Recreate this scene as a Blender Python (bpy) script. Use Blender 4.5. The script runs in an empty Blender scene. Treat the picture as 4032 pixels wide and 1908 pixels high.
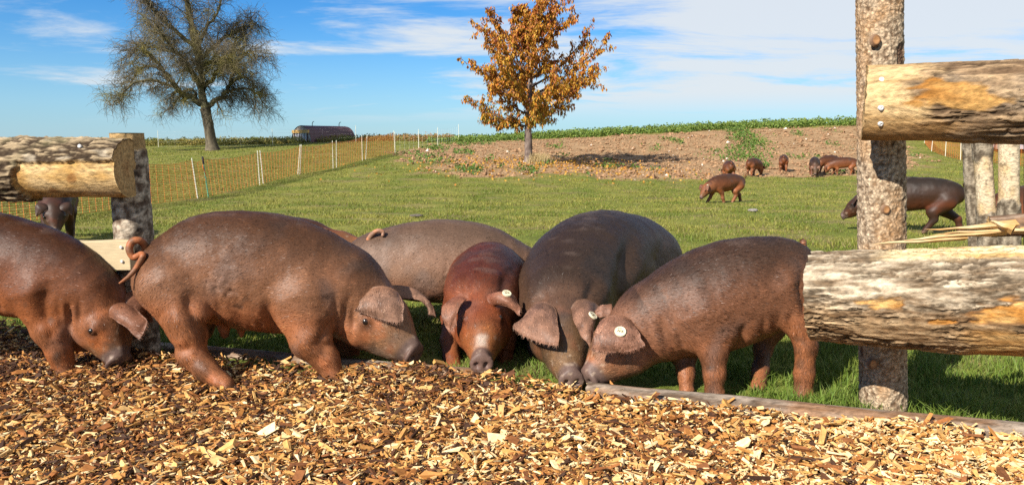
import bpy, math, random
import numpy as np
from mathutils import Vector, Matrix

random.seed(7)
RNG = np.random.default_rng(11)
sc = bpy.context.scene
COL = sc.collection

# ------------------------------------------------------------------ camera
F = 3046.0                      # focal length in photograph pixels (4032 wide)
PITCH = math.radians(7.1)
CA, SA = math.cos(PITCH), math.sin(PITCH)
EYE = 1.0
cam_data = bpy.data.cameras.new('camera')
cam_data.sensor_width = 36.0
cam_data.lens = 36.0 * F / 4032.0
cam_data.clip_start = 0.05
cam_data.clip_end = 3000
cam = bpy.data.objects.new('camera', cam_data)
COL.objects.link(cam)
cam.location = (0, 0, EYE)
cam.rotation_euler = (math.radians(90) - PITCH, 0, 0)
sc.camera = cam

# ------------------------------------------------------------------ sun, sky, exposure
SUN_EL = math.radians(34)
SUN_AZ = math.radians(42)       # the light travels to the right of straight ahead
sun_dir = Vector((math.cos(SUN_EL) * math.sin(SUN_AZ), math.cos(SUN_EL) * math.cos(SUN_AZ), -math.sin(SUN_EL)))
sd = bpy.data.lights.new('sun', 'SUN')
sd.energy = 5.0
sd.angle = math.radians(0.53)
sd.color = (1.0, 0.93, 0.82)
so = bpy.data.objects.new('sun', sd)
COL.objects.link(so)
so.rotation_euler = sun_dir.to_track_quat('-Z', 'Y').to_euler()

sc.view_settings.view_transform = 'Standard'
sc.view_settings.look = 'None'
sc.view_settings.gamma = 1.0
sc.view_settings.use_curve_mapping = False
sc.view_settings.exposure = 1.0
sc.cycles.max_bounces = 6
sc.cycles.diffuse_bounces = 3
sc.cycles.glossy_bounces = 2
sc.cycles.transmission_bounces = 3
sc.cycles.use_denoising = False

world = bpy.data.worlds.new('World')
sc.world = world
world.use_nodes = True


def node(nt, kind, **kw):
    n = nt.nodes.new(kind)
    for k, v in kw.items():
        setattr(n, k, v)
    return n


def mathn(nt, op, a, b=None, c=None, clamp=False):
    n = nt.nodes.new('ShaderNodeMath')
    n.operation = op
    n.use_clamp = clamp
    for i, v in enumerate((a, b, c)):
        if v is None:
            continue
        if isinstance(v, (int, float)):
            n.inputs[i].default_value = v
        else:
            nt.links.new(v, n.inputs[i])
    return n.outputs[0]


def build_sky():
    nt = world.node_tree
    for n in list(nt.nodes):
        nt.nodes.remove(n)
    out = node(nt, 'ShaderNodeOutputWorld')
    bg = node(nt, 'ShaderNodeBackground')
    bg.inputs['Strength'].default_value = 0.050
    sky = node(nt, 'ShaderNodeTexSky', sky_type='NISHITA', sun_disc=False)
    sky.sun_elevation = SUN_EL
    sky.sun_rotation = math.atan2(-sun_dir.x, -sun_dir.y)
    sky.altitude = 400
    sky.air_density = 1.0
    sky.dust_density = 0.0
    sky.ozone_density = 4.0
    hsv = node(nt, 'ShaderNodeHueSaturation')
    hsv.inputs['Saturation'].default_value = 1.35
    hsv.inputs['Value'].default_value = 1.25
    nt.links.new(sky.outputs[0], hsv.inputs['Color'])
    tc = node(nt, 'ShaderNodeTexCoord')
    sep = node(nt, 'ShaderNodeSeparateXYZ')
    nt.links.new(tc.outputs['Generated'], sep.inputs[0])
    zc = mathn(nt, 'MAXIMUM', sep.outputs[2], 0.0)
    den = mathn(nt, 'ADD', zc, 0.11)
    px = mathn(nt, 'DIVIDE', sep.outputs[0], den)
    py = mathn(nt, 'DIVIDE', sep.outputs[1], den)
    comb = node(nt, 'ShaderNodeCombineXYZ')
    nt.links.new(px, comb.inputs[0])
    nt.links.new(py, comb.inputs[1])
    mp = node(nt, 'ShaderNodeMapping')
    mp.inputs['Location'].default_value = (1.3, 4.2, 0)
    mp.inputs['Rotation'].default_value = (0, 0, math.radians(14))
    mp.inputs['Scale'].default_value = (0.62, 1.0, 1)
    nt.links.new(comb.outputs[0], mp.inputs[0])
    n1 = node(nt, 'ShaderNodeTexNoise')
    n1.inputs['Scale'].default_value = 1.15
    n1.inputs['Detail'].default_value = 9
    n1.inputs['Roughness'].default_value = 0.62
    n1.inputs['Distortion'].default_value = 0.35
    nt.links.new(mp.outputs[0], n1.inputs['Vector'])
    mp2 = node(nt, 'ShaderNodeMapping')
    mp2.inputs['Location'].default_value = (5.0, 1.0, 0)
    mp2.inputs['Scale'].default_value = (0.22, 0.3, 1)
    nt.links.new(comb.outputs[0], mp2.inputs[0])
    n2 = node(nt, 'ShaderNodeTexNoise')
    n2.inputs['Scale'].default_value = 0.9
    n2.inputs['Detail'].default_value = 3
    nt.links.new(mp2.outputs[0], n2.inputs['Vector'])
    # cloud cover grows towards the right-hand (eastern) half of the sky
    cov = node(nt, 'ShaderNodeMapRange', interpolation_type='SMOOTHSTEP')
    cov.inputs['From Min'].default_value = -0.38
    cov.inputs['From Max'].default_value = 0.30
    cov.inputs['To Min'].default_value = -0.075
    cov.inputs['To Max'].default_value = 0.13
    nt.links.new(sep.outputs[0], cov.inputs['Value'])
    s = mathn(nt, 'ADD', n1.outputs[0], cov.outputs[0])
    s2 = mathn(nt, 'MULTIPLY_ADD', n2.outputs[0], 0.5, -0.25)
    s = mathn(nt, 'ADD', s, s2)
    mr = node(nt, 'ShaderNodeMapRange', interpolation_type='SMOOTHSTEP')
    mr.inputs['From Min'].default_value = 0.42
    mr.inputs['From Max'].default_value = 0.62
    mr.inputs['To Min'].default_value = 0.0
    mr.inputs['To Max'].default_value = 0.9
    nt.links.new(s, mr.inputs['Value'])
    # a clear band just above the skyline
    band = node(nt, 'ShaderNodeMapRange', interpolation_type='SMOOTHSTEP')
    band.inputs['From Min'].default_value = 0.02
    band.inputs['From Max'].default_value = 0.07
    nt.links.new(sep.outputs[2], band.inputs['Value'])
    fac = mathn(nt, 'MULTIPLY', mr.outputs[0], band.outputs[0])
    mix = node(nt, 'ShaderNodeMix', data_type='RGBA')
    nt.links.new(fac, mix.inputs[0])
    tint = node(nt, 'ShaderNodeVectorMath', operation='MULTIPLY')
    nt.links.new(hsv.outputs[0], tint.inputs[0])
    tint.inputs[1].default_value = (0.74, 0.94, 1.12)
    low = node(nt, 'ShaderNodeMapRange', interpolation_type='SMOOTHSTEP')
    low.inputs['From Min'].default_value = -0.05
    low.inputs['From Max'].default_value = 0.16
    low.inputs['To Min'].default_value = 0.75
    low.inputs['To Max'].default_value = 0.0
    nt.links.new(sep.outputs[2], low.inputs['Value'])
    air = node(nt, 'ShaderNodeMix', data_type='RGBA')
    nt.links.new(low.outputs[0], air.inputs[0])
    nt.links.new(tint.outputs[0], air.inputs[6])
    air.inputs[7].default_value = (3.0, 5.3, 7.6, 1)
    nt.links.new(air.outputs[2], mix.inputs[6])
    mix.inputs[7].default_value = (7.9, 8.3, 8.6, 1)
    nt.links.new(mix.outputs[2], bg.inputs['Color'])
    nt.links.new(bg.outputs[0], out.inputs['Surface'])


build_sky()


# ------------------------------------------------------------------ pixel <-> place
def ray(u, v):
    x = (u - 2016.0) / F
    yc = (954.0 - v) / F
    return np.array([x, CA + yc * SA, -SA + yc * CA])


def at(u, v, Y):
    d = ray(u, v)
    t = Y / d[1]
    return np.array([d[0] * t, Y, EYE + d[2] * t])


def dep(u, v, Y):
    return Y / ray(u, v)[1]


def joint(j):
    u, v, Y, r = j
    return at(u, v, Y), r * dep(u, v, Y) / F


# ------------------------------------------------------------------ noise
_perm = np.random.default_rng(3).permutation(256).astype(np.int64)
_perm = np.concatenate([_perm, _perm, _perm])
_g = np.random.default_rng(5).normal(size=(256, 3))
_g /= np.linalg.norm(_g, axis=1)[:, None]


def pnoise(p):
    p = np.asarray(p, dtype=np.float64)
    i = np.floor(p).astype(np.int64)
    f = p - i
    i &= 255
    w = f * f * f * (f * (f * 6 - 15) + 10)
    res = 0
    for dx in (0, 1):
        wx = w[:, 0] if dx else 1 - w[:, 0]
        for dy in (0, 1):
            wy = w[:, 1] if dy else 1 - w[:, 1]
            for dz in (0, 1):
                wz = w[:, 2] if dz else 1 - w[:, 2]
                h = _perm[_perm[_perm[i[:, 0] + dx] + i[:, 1] + dy] + i[:, 2] + dz]
                gv = _g[h]
                dt = gv[:, 0] * (f[:, 0] - dx) + gv[:, 1] * (f[:, 1] - dy) + gv[:, 2] * (f[:, 2] - dz)
                res = res + wx * wy * wz * dt
    return res * 1.6


def fbm(p, octv=4, gain=0.5):
    p = np.asarray(p, dtype=np.float64)
    a, s, tot = 1.0, 0.0, 0.0
    for o in range(octv):
        s = s + a * pnoise(p * (2.0 ** o) + 17.3 * o)
        tot += a
        a *= gain
    return s / tot


def sstep(a, b, x):
    t = np.clip((x - a) / (b - a), 0, 1)
    return t * t * (3 - 2 * t)


def lerp(a, b, t):
    a = np.asarray(a, float)
    b = np.asarray(b, float)
    t = np.asarray(t)[:, None]
    return a * (1 - t) + b * t


# ------------------------------------------------------------------ mesh helpers
def mesh_np(name, verts, faces, cols=None, smooth=False, mat=None):
    """faces: list of (n,k) int arrays"""
    me = bpy.data.meshes.new(name)
    verts = np.asarray(verts, dtype=np.float32)
    if not isinstance(faces, (list, tuple)):
        faces = [faces]
    faces = [np.asarray(f, dtype=np.int32) for f in faces if len(f)]
    me.vertices.add(len(verts))
    me.vertices.foreach_set('co', verts.ravel())
    nl = sum(f.size for f in faces)
    npoly = sum(len(f) for f in faces)
    me.loops.add(nl)
    me.polygons.add(npoly)
    me.loops.foreach_set('vertex_index', np.concatenate([f.ravel() for f in faces]))
    tot = np.concatenate([np.full(len(f), f.shape[1], np.int32) for f in faces])
    start = np.concatenate([[0], np.cumsum(tot)[:-1]]).astype(np.int32)
    me.polygons.foreach_set('loop_start', start)
    me.polygons.foreach_set('use_smooth', np.full(npoly, bool(smooth)))
    me.update(calc_edges=True)
    if cols is not None:
        c = np.ones((len(verts), 4), np.float32)
        c[:, :3] = np.clip(cols, 0, 1)
        at_ = me.color_attributes.new('Col', 'FLOAT_COLOR', 'POINT')
        at_.data.foreach_set('color', c.ravel())
    if mat is not None:
        me.materials.append(mat)
    return me


def obj(name, me, parent=None, loc=None):
    o = bpy.data.objects.new(name, me)
    COL.objects.link(o)
    if parent is not None:
        o.parent = parent
    if loc is not None:
        o.location = loc
    return o


def tag(o, label=None, cat=None, group=None, kind=None):
    if label:
        o['label'] = label
    if cat:
        o['category'] = cat
    if group:
        o['group'] = group
    if kind:
        o['kind'] = kind
    return o


def empty(name, loc):
    o = bpy.data.objects.new(name, None)
    COL.objects.link(o)
    o.location = loc
    o.empty_display_size = 0.2
    return o


def grid_faces(nu, nv, wrap_v=False):
    i = np.arange(nu - 1)[:, None]
    j = np.arange(nv if wrap_v else nv - 1)[None, :]
    a = i * nv + j
    b = i * nv + (j + 1) % nv
    c = (i + 1) * nv + (j + 1) % nv
    d = (i + 1) * nv + j
    return np.stack([a, b, c, d], -1).reshape(-1, 4)


def tubes(P, R, sides):
    """P (N,K,3), R (N,K): verts, quads"""
    P = np.asarray(P, float)
    R = np.asarray(R, float)
    N, K, _ = P.shape
    T = np.gradient(P, axis=1)
    T /= np.linalg.norm(T, axis=2, keepdims=True) + 1e-9
    ref = np.where(np.abs(T[:, :1, 2:3]) > 0.9, np.array([1.0, 0, 0]), np.array([0, 0, 1.0]))
    ref = np.broadcast_to(ref, T.shape)
    A = np.cross(T, ref)
    A /= np.linalg.norm(A, axis=2, keepdims=True) + 1e-9
    B = np.cross(T, A)
    th = np.arange(sides) * 2 * math.pi / sides
    V = P[:, :, None, :] + R[:, :, None, None] * (A[:, :, None, :] * np.cos(th)[None, None, :, None]
                                                  + B[:, :, None, :] * np.sin(th)[None, None, :, None])
    f = grid_faces(K, sides, True)
    off = (np.arange(N) * K * sides)[:, None, None]
    Fq = (f[None] + off).reshape(-1, 4)
    return V.reshape(-1, 3), Fq


class Bag:
    """collects vertex / face / colour arrays into one mesh"""

    def __init__(s):
        s.v, s.f, s.c, s.n = [], [], [], 0

    def add(s, v, faces, col=None):
        v = np.asarray(v, float)
        if not isinstance(faces, (list, tuple)):
            faces = [faces]
        for f in faces:
            s.f.append(np.asarray(f, np.int32) + s.n)
        s.v.append(v)
        if col is None:
            col = (0.5, 0.5, 0.5)
        col = np.asarray(col, float)
        if col.ndim == 1:
            col = np.broadcast_to(col, v.shape)
        s.c.append(col)
        s.n += len(v)

    def mesh(s, name, mat, smooth=False):
        byk = {}
        for f in s.f:
            byk.setdefault(f.shape[1], []).append(f)
        return mesh_np(name, np.concatenate(s.v), [np.concatenate(x) for x in byk.values()], np.concatenate(s.c), smooth, mat)


BOXF = np.array([[0, 3, 2, 1], [4, 5, 6, 7], [0, 1, 5, 4], [1, 2, 6, 5], [2, 3, 7, 6], [3, 0, 4, 7]])


def boxv(lo, hi):
    x0, y0, z0 = lo
    x1, y1, z1 = hi
    return np.array([[x0, y0, z0], [x1, y0, z0], [x1, y1, z0], [x0, y1, z0],
                     [x0, y0, z1], [x1, y0, z1], [x1, y1, z1], [x0, y1, z1]], float)


# ------------------------------------------------------------------ materials
def vmat(name, rough=0.8, spec=0.3, detail=40.0, amount=0.35, bump=0.2, bdist=0.004, stretch=(1, 1, 1),
         sheen=0.0, trans=0.0, coat=0.0, colour=None, voro=0.0):
    m = bpy.data.materials.new(name)
    m.use_nodes = True
    nt = m.node_tree
    b = nt.nodes['Principled BSDF']
    b.inputs['Roughness'].default_value = rough
    b.inputs['Specular IOR Level'].default_value = spec
    if sheen:
        b.inputs['Sheen Weight'].default_value = sheen
        b.inputs['Sheen Roughness'].default_value = 0.35
        b.inputs['Sheen Tint'].default_value = (0.9, 0.85, 0.85, 1)
    if coat:
        b.inputs['Coat Weight'].default_value = coat
    if colour is None:
        a = node(nt, 'ShaderNodeAttribute', attribute_name='Col')
        csock = a.outputs['Color']
    else:
        rgb = node(nt, 'ShaderNodeRGB')
        rgb.outputs[0].default_value = (*colour, 1)
        csock = rgb.outputs[0]
    if amount or bump:
        tc = node(nt, 'ShaderNodeTexCoord')
        mp = node(nt, 'ShaderNodeMapping')
        mp.inputs['Scale'].default_value = stretch
        nt.links.new(tc.outputs['Object'], mp.inputs[0])
        nz = node(nt, 'ShaderNodeTexNoise')
        nz.inputs['Scale'].default_value = detail
        nz.inputs['Detail'].default_value = 5
        nz.inputs['Roughness'].default_value = 0.65
        nt.links.new(mp.outputs[0], nz.inputs['Vector'])
        h = nz.outputs[0]
        if voro:
            vo = node(nt, 'ShaderNodeTexVoronoi', feature='DISTANCE_TO_EDGE')
            vo.inputs['Scale'].default_value = voro
            nt.links.new(mp.outputs[0], vo.inputs['Vector'])
            h = mathn(nt, 'MULTIPLY_ADD', vo.outputs[0], 0.8, mathn(nt, 'MULTIPLY', h, 0.7))
        mr = node(nt, 'ShaderNodeMapRange')
        mr.inputs['From Min'].default_value = 0.3
        mr.inputs['From Max'].default_value = 0.7
        mr.inputs['To Min'].default_value = 1 - amount
        mr.inputs['To Max'].default_value = 1 + amount
        nt.links.new(h, mr.inputs['Value'])
        mx = node(nt, 'ShaderNodeVectorMath', operation='SCALE')
        nt.links.new(csock, mx.inputs[0])
        nt.links.new(mr.outputs[0], mx.inputs['Scale'])
        csock = mx.outputs[0]
        if bump:
            bp = node(nt, 'ShaderNodeBump')
            bp.inputs['Strength'].default_value = bump
            bp.inputs['Distance'].default_value = bdist
            nt.links.new(h, bp.inputs['Height'])
            nt.links.new(bp.outputs[0], b.inputs['Normal'])
    nt.links.new(csock, b.inputs['Base Color'])
    if trans:
        tr = node(nt, 'ShaderNodeBsdfTranslucent')
        nt.links.new(csock, tr.inputs[0])
        ms = node(nt, 'ShaderNodeMixShader')
        ms.inputs[0].default_value = trans
        nt.links.new(b.outputs[0], ms.inputs[1])
        nt.links.new(tr.outputs[0], ms.inputs[2])
        nt.links.new(ms.outputs[0], nt.nodes['Material Output'].inputs['Surface'])
    return m


M = {
    'ground': vmat('ground_material', 0.95, 0.1, 14, 0.45, 0.5, 0.03),
    'bed': vmat('bed_material', 0.95, 0.1, 60, 0.5, 0.6, 0.02),
    'chip': vmat('chip_material', 0.75, 0.25, 90, 0.28, 0.3, 0.002),
    'bark': vmat('bark_material', 0.9, 0.15, 75, 0.5, 0.8, 0.008, (.35, 1, 1)),
    'post_bark': vmat('post_bark_material', 0.9, 0.15, 95, 0.42, 0.8, 0.006, voro=70),
    'wood': vmat('wood_material', 0.7, 0.25, 25, 0.22, 0.25, 0.003, (1, 5, 9)),
    'plank': vmat('plank_material', 0.7, 0.25, 14, 0.18, 0.2, 0.002, (1.0, 8, 14), colour=(0.42, 0.33, 0.20)),
    'pig': vmat('pig_skin_material', 0.52, 0.24, 130, 0.22, 0.25, 0.004),
    'coat': vmat('pig_hair_material', 0.42, 0.29, 10, 0.0, 0.0),
    'eye': vmat('eye_material', 0.22, 0.5, 10, 0.0, 0.0, colour=(0.012, 0.008, 0.006)),
    'tag': vmat('ear_tag_material', 0.45, 0.4, 10, 0.0, 0.0, colour=(0.55, 0.50, 0.34)),
    'tag_print': vmat('ear_tag_print_material', 0.6, 0.2, 10, 0.0, 0.0, colour=(0.16, 0.12, 0.06)),
    'grass': vmat('grass_material', 0.6, 0.3, 3, 0.0, 0.0, trans=0.25),
    'leaf': vmat('leaf_material', 0.55, 0.3, 3, 0.0, 0.0, trans=0.3),
    'trunk': vmat('trunk_material', 0.9, 0.15, 18, 0.35, 0.7, 0.02, (1, 1, 0.35)),
    'twig': vmat('twig_material', 0.85, 0.15, 6, 0.2, 0.0),
    'clod': vmat('clod_material', 0.95, 0.1, 30, 0.25, 0.4, 0.01),
    'net': vmat('net_material', 0.6, 0.3, 3, 0.0, 0.0, colour=(0.47, 0.15, 0.03)),
    'net_pale': vmat('pale_net_material', 0.6, 0.3, 3, 0.0, 0.0, colour=(0.62, 0.60, 0.58)),
    'stake': vmat('stake_material', 0.5, 0.4, 20, 0.12, 0.0, colour=(0.62, 0.61, 0.50)),
    'stake_green': vmat('green_stake_material', 0.5, 0.4, 20, 0.12, 0.0, colour=(0.10, 0.33, 0.20)),
    'cord': vmat('cord_material', 0.6, 0.3, 20, 0.1, 0.0, colour=(0.65, 0.10, 0.02)),
    'rubber': vmat('cap_material', 0.5, 0.4, 20, 0.1, 0.0, colour=(0.02, 0.02, 0.022)),
    'screw': vmat('screw_material', 0.35, 0.6, 50, 0.2, 0.0, colour=(0.55, 0.54, 0.52)),
    'hut': vmat('hut_metal_material', 0.55, 0.4, 4, 0.35, 0.1, colour=(0.085, 0.042, 0.048)),
    'hut_end': vmat('hut_end_material', 0.7, 0.3, 3, 0.45, 0.1, colour=(0.34, 0.29, 0.25)),
    'hut_beam': vmat('hut_beam_material', 0.8, 0.2, 6, 0.2, 0.1, colour=(0.55, 0.34, 0.12)),
    'hut_pane': vmat('hut_flap_material', 0.3, 0.5, 5, 0.4, 0.1, colour=(0.33, 0.33, 0.35)),
    'hut_dark': vmat('hut_door_material', 0.7, 0.3, 5, 0.3, 0.1, colour=(0.06, 0.018, 0.02)),
    'hut_grey': vmat('hut_grey_material', 0.5, 0.4, 4, 0.25, 0.1, colour=(0.36, 0.36, 0.40)),
    'stone': vmat('stone_material', 0.9, 0.2, 25, 0.3, 0.5, 0.01),
}

# ------------------------------------------------------------------ terrain
_ctrl = []
for X in (-12, -6, -3, 0, 3, 6, 12):
    for Yc in (-6, 0, 3, 6):
        _ctrl.append((X, Yc, 0.0))


def cz(u, d, z):
    _ctrl.append(((u - 2016) / F * d * 1.0, d, z))


for u, z in ((-700, -.05), (0, -.04), (1000, 0), (2000, 0), (3000, 0), (4032, 0.0), (4700, 0)):
    cz(u, 9, z)
for u, z in ((-700, -.2), (0, -.16), (1000, -.08), (2000, -.05), (3000, 0), (4032, 0.03), (4700, .05)):
    cz(u, 11.5, z)
for u, z in ((-700, -.2), (0, -.17), (779, -.16), (1500, -.13), (2500, -.13), (3300, -.08), (4032, 0.05), (4700, .1)):
    cz(u, 17, z)
for u, z in ((-700, 0.1), (0, .1), (600, .14), (1312, .26), (2080, .42), (2500, .22), (2990, .07), (3300, .07), (4032, .25), (4700, .3)):
    cz(u, 25, z)
for u, z in ((-700, .4), (0, .45), (600, .5), (1649, .85), (2080, .85), (2500, .92), (3000, 1.03), (3600, .95), (4032, 0.9), (4700, .9)):
    cz(u, 33.5, z)
for u, z in ((-700, .7), (0, .72), (840, .8), (1500, 1.19), (2000, 1.32), (2400, 1.55), (2900, 1.9), (3350, 2.07), (4032, 2.0), (4700, 2.0)):
    cz(u, 40, z)
for u, z in ((-700, 1.05), (0, 1.08), (800, 1.14), (1300, 1.26), (2000, 1.45), (2900, 2.0), (4032, 2.15), (4700, 2.1)):
    cz(u, 46, z)
_ctrl = np.array(_ctrl)


def _tps_k(r2):
    return np.where(r2 > 1e-9, 0.5 * r2 * np.log(np.maximum(r2, 1e-9)), 0.0)


_n = len(_ctrl)
_d2 = ((_ctrl[:, None, :2] - _ctrl[None, :, :2]) ** 2).sum(-1)
_A = np.zeros((_n + 3, _n + 3))
_A[:_n, :_n] = _tps_k(_d2) + np.eye(_n) * 0.6
_A[:_n, _n] = 1
_A[:_n, _n + 1:] = _ctrl[:, :2]
_A[_n:, :_n] = _A[:_n, _n:].T
_sol = np.linalg.solve(_A, np.concatenate([_ctrl[:, 2], np.zeros(3)]))


def crest_y(x):
    return 47 - 5.5 * sstep(-4, 8, x)


def ground_z(x, y):
    x = np.asarray(x, float).ravel()
    y = np.asarray(y, float).ravel()
    yc = crest_y(x)
    ye = np.clip(y, -6, yc)
    xe = np.clip(x, -0.75 * np.maximum(ye, 8) - 1, 0.78 * np.maximum(ye, 8) + 1)
    z = np.empty(len(x))
    for i in range(0, len(x), 20000):
        s = slice(i, i + 20000)
        d2 = (xe[s, None] - _ctrl[None, :, 0]) ** 2 + (ye[s, None] - _ctrl[None, :, 1]) ** 2
        z[s] = _tps_k(d2) @ _sol[:_n] + _sol[_n] + _sol[_n + 1] * xe[s] + _sol[_n + 2] * ye[s]
    z *= sstep(5.5, 9, ye)
    z -= 0.05 * np.maximum(y - yc, 0)
    return z


def gz(x, y):
    return float(ground_z([x], [y])[0])


def ground_hit(u, v):
    d = ray(u, v)
    ts = np.geomspace(2, 60, 900)
    z = EYE + d[2] * ts - ground_z(d[0] * ts, d[1] * ts)
    k = np.nonzero(z < 0)[0]
    if len(k) == 0:
        k = [len(ts) - 1]
        k = [int(np.argmin(z))]
    t = ts[k[0]]
    p = d * t
    return np.array([p[0], p[1], gz(p[0], p[1])])


# edge of the wood chip bed
_ex = np.array([-9, -4, -2.84, -2.3, -1.73, -1.0, -0.4, 0.0, 0.385, 0.92, 1.31, 1.71, 3, 8])
_ey = np.array([6.6, 4.75, 4.2, 3.85, 3.5, 3.36, 3.26, 3.12, 2.95, 2.74, 2.58, 2.46, 2.06, 0.5])


def edge_y(x):
    return np.interp(x, _ex, _ey)


def inside(poly, x, y):
    c = np.zeros(len(x), bool)
    n = len(poly)
    for i in range(n):
        x0, y0 = poly[i]
        x1, y1 = poly[(i + 1) % n]
        cond = ((y0 > y) != (y1 > y)) & (x < (x1 - x0) * (y - y0) / (y1 - y0 + 1e-12) + x0)
        c ^= cond
    return c


def polydist(poly, x, y):
    best = np.full(len(x), 1e9)
    n = len(poly)
    for i in range(n):
        a = np.array(poly[i])
        b = np.array(poly[(i + 1) % n])
        ab = b - a
        t = np.clip(((x - a[0]) * ab[0] + (y - a[1]) * ab[1]) / (ab @ ab + 1e-9), 0, 1)
        best = np.minimum(best, np.hypot(x - a[0] - t * ab[0], y - a[1] - t * ab[1]))
    return np.where(inside(poly, x, y), best, -best)


_soil_px = [(1590, 622), (1700, 672), (1850, 700), (2100, 706), (2300, 694), (2500, 708), (2700, 702), (2850, 700), (3000, 696), (3360, 694), (3600, 662), (3690, 636)]
SOIL = [tuple(ground_hit(u, v)[:2]) for u, v in _soil_px]
SOIL += [(ground_hit(3600, 575)[0], 36.0), (22, 39.5), (14, 39.5), (6, 39.5), (0.5, 39.0), (-2.6, 37.5), (-5.0, 33.0)]


def soil_mask(x, y):
    d = polydist(SOIL, x, y)
    p = np.stack([x, y, np.zeros_like(x)], -1)
    d = d + 1.6 * fbm(p * 0.5, 3) + 1.3 * fbm(p * 1.9 + 9, 3)
    return sstep(-0.5, 0.6, d)


def weed_mask(x, y):
    """patches of green growing back on the tilled soil"""
    p = np.stack([x, y * 0.6, np.zeros_like(x)], -1)
    n = fbm(p * 0.75 + 31, 4)
    left = sstep(2.0, -3.0, x) * 0.24
    return sstep(0.27, 0.40, n + left)


def ground_colour(x, y):
    p = np.stack([x, y, np.zeros_like(x)], -1)
    soil = soil_mask(x, y)
    weed = weed_mask(x, y) * soil
    n1 = fbm(p * 0.9, 4)
    n2 = fbm(p * 6.0 + 5, 3)
    g = lerp((0.105, 0.125, 0.022), (0.165, 0.160, 0.036), sstep(-0.4, 0.4, n1))
    bare = sstep(0.14, 0.40, fbm(p * np.array([0.8, 1.3, 1]) + 71, 4))
    g = g * (1 - 0.55 * bare[:, None]) + 0.55 * bare[:, None] * np.array([0.17, 0.125, 0.06])
    g *= (1 + 0.25 * n2)[:, None]
    s = lerp((0.215, 0.134, 0.068), (0.30, 0.195, 0.105), sstep(-0.5, 0.5, fbm(p * 1.5 + 3, 4)))
    s *= (1 + 0.2 * n2)[:, None]
    c = g * (1 - soil[:, None]) + s * soil[:, None]
    c = c * (1 - 0.6 * weed[:, None]) + 0.6 * weed[:, None] * np.array([0.06, 0.115, 0.02])
    return c, soil


def build_ground():
    ys = [-8.0]
    while ys[-1] < 60:
        y = ys[-1]
        ys.append(y + (0.25 if y < 2 else max(0.05, 0.0065 * y)))
    ys += [70, 90, 130, 200, 320, 500, 900]
    ys = np.array(ys)
    nx = 340
    s = np.linspace(-1, 1, nx)
    s = 0.55 * s + 0.45 * s ** 3
    X = s[None, :] * (6 + 1.35 * np.abs(ys))[:, None]
    Y = np.broadcast_to(ys[:, None], X.shape)
    x, y = X.ravel(), Y.ravel()
    z = ground_z(x, y)
    c, soil = ground_colour(x, y)
    p = np.stack([x, y, np.zeros_like(x)], -1)
    fade = sstep(5, 8, y) * (1 - sstep(50, 60, y))
    z = z + fade * 0.03 * fbm(p * 1.1, 3) + soil * fade * (0.07 * fbm(p * 1.6 + 8, 4) + 0.04 * fbm(p * 5 + 2, 3))
    # the ground dips under the chip bed
    under = (y < edge_y(x) - 0.05)
    z = np.where(under, z - 0.03, z)
    me = mesh_np('ground', np.stack([x, y, z], -1), grid_faces(len(ys), nx)[:, ::-1], c, True, M['ground'])
    tag(obj('ground', me), kind='structure')


build_ground()


# ------------------------------------------------------------------ wood chip bed
def bed_z(x, y):
    x = np.asarray(x, float).ravel()
    y = np.asarray(y, float).ravel()
    p = np.stack([x, y, np.zeros_like(x)], -1)
    e = edge_y(x) - y
    z = -0.006 + 0.018 * fbm(p * 2.2, 3) + 0.012 * fbm(p * 7, 2)
    z += 0.022 * np.exp(-((x + 0.45) ** 2 / 0.05 + (y - 3.22) ** 2 / 0.03))
    z += 0.015 * np.exp(-((x - 0.05) ** 2 / 0.06 + (y - 3.1) ** 2 / 0.02))
    z += 0.02 * np.exp(-((x + 1.9) ** 2 / 0.15 + (y - 3.45) ** 2 / 0.05))
    z += 0.040 * np.exp(-((x - 1.36) ** 2 / 0.10 + (y - 2.44) ** 2 / 0.02))
    z += 0.010 * sstep(0.3, 0.0, e) + 0.030 * sstep(0.10, 0.0, e + .05 * pnoise(p * 2.1 + 9))
    return z


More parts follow.
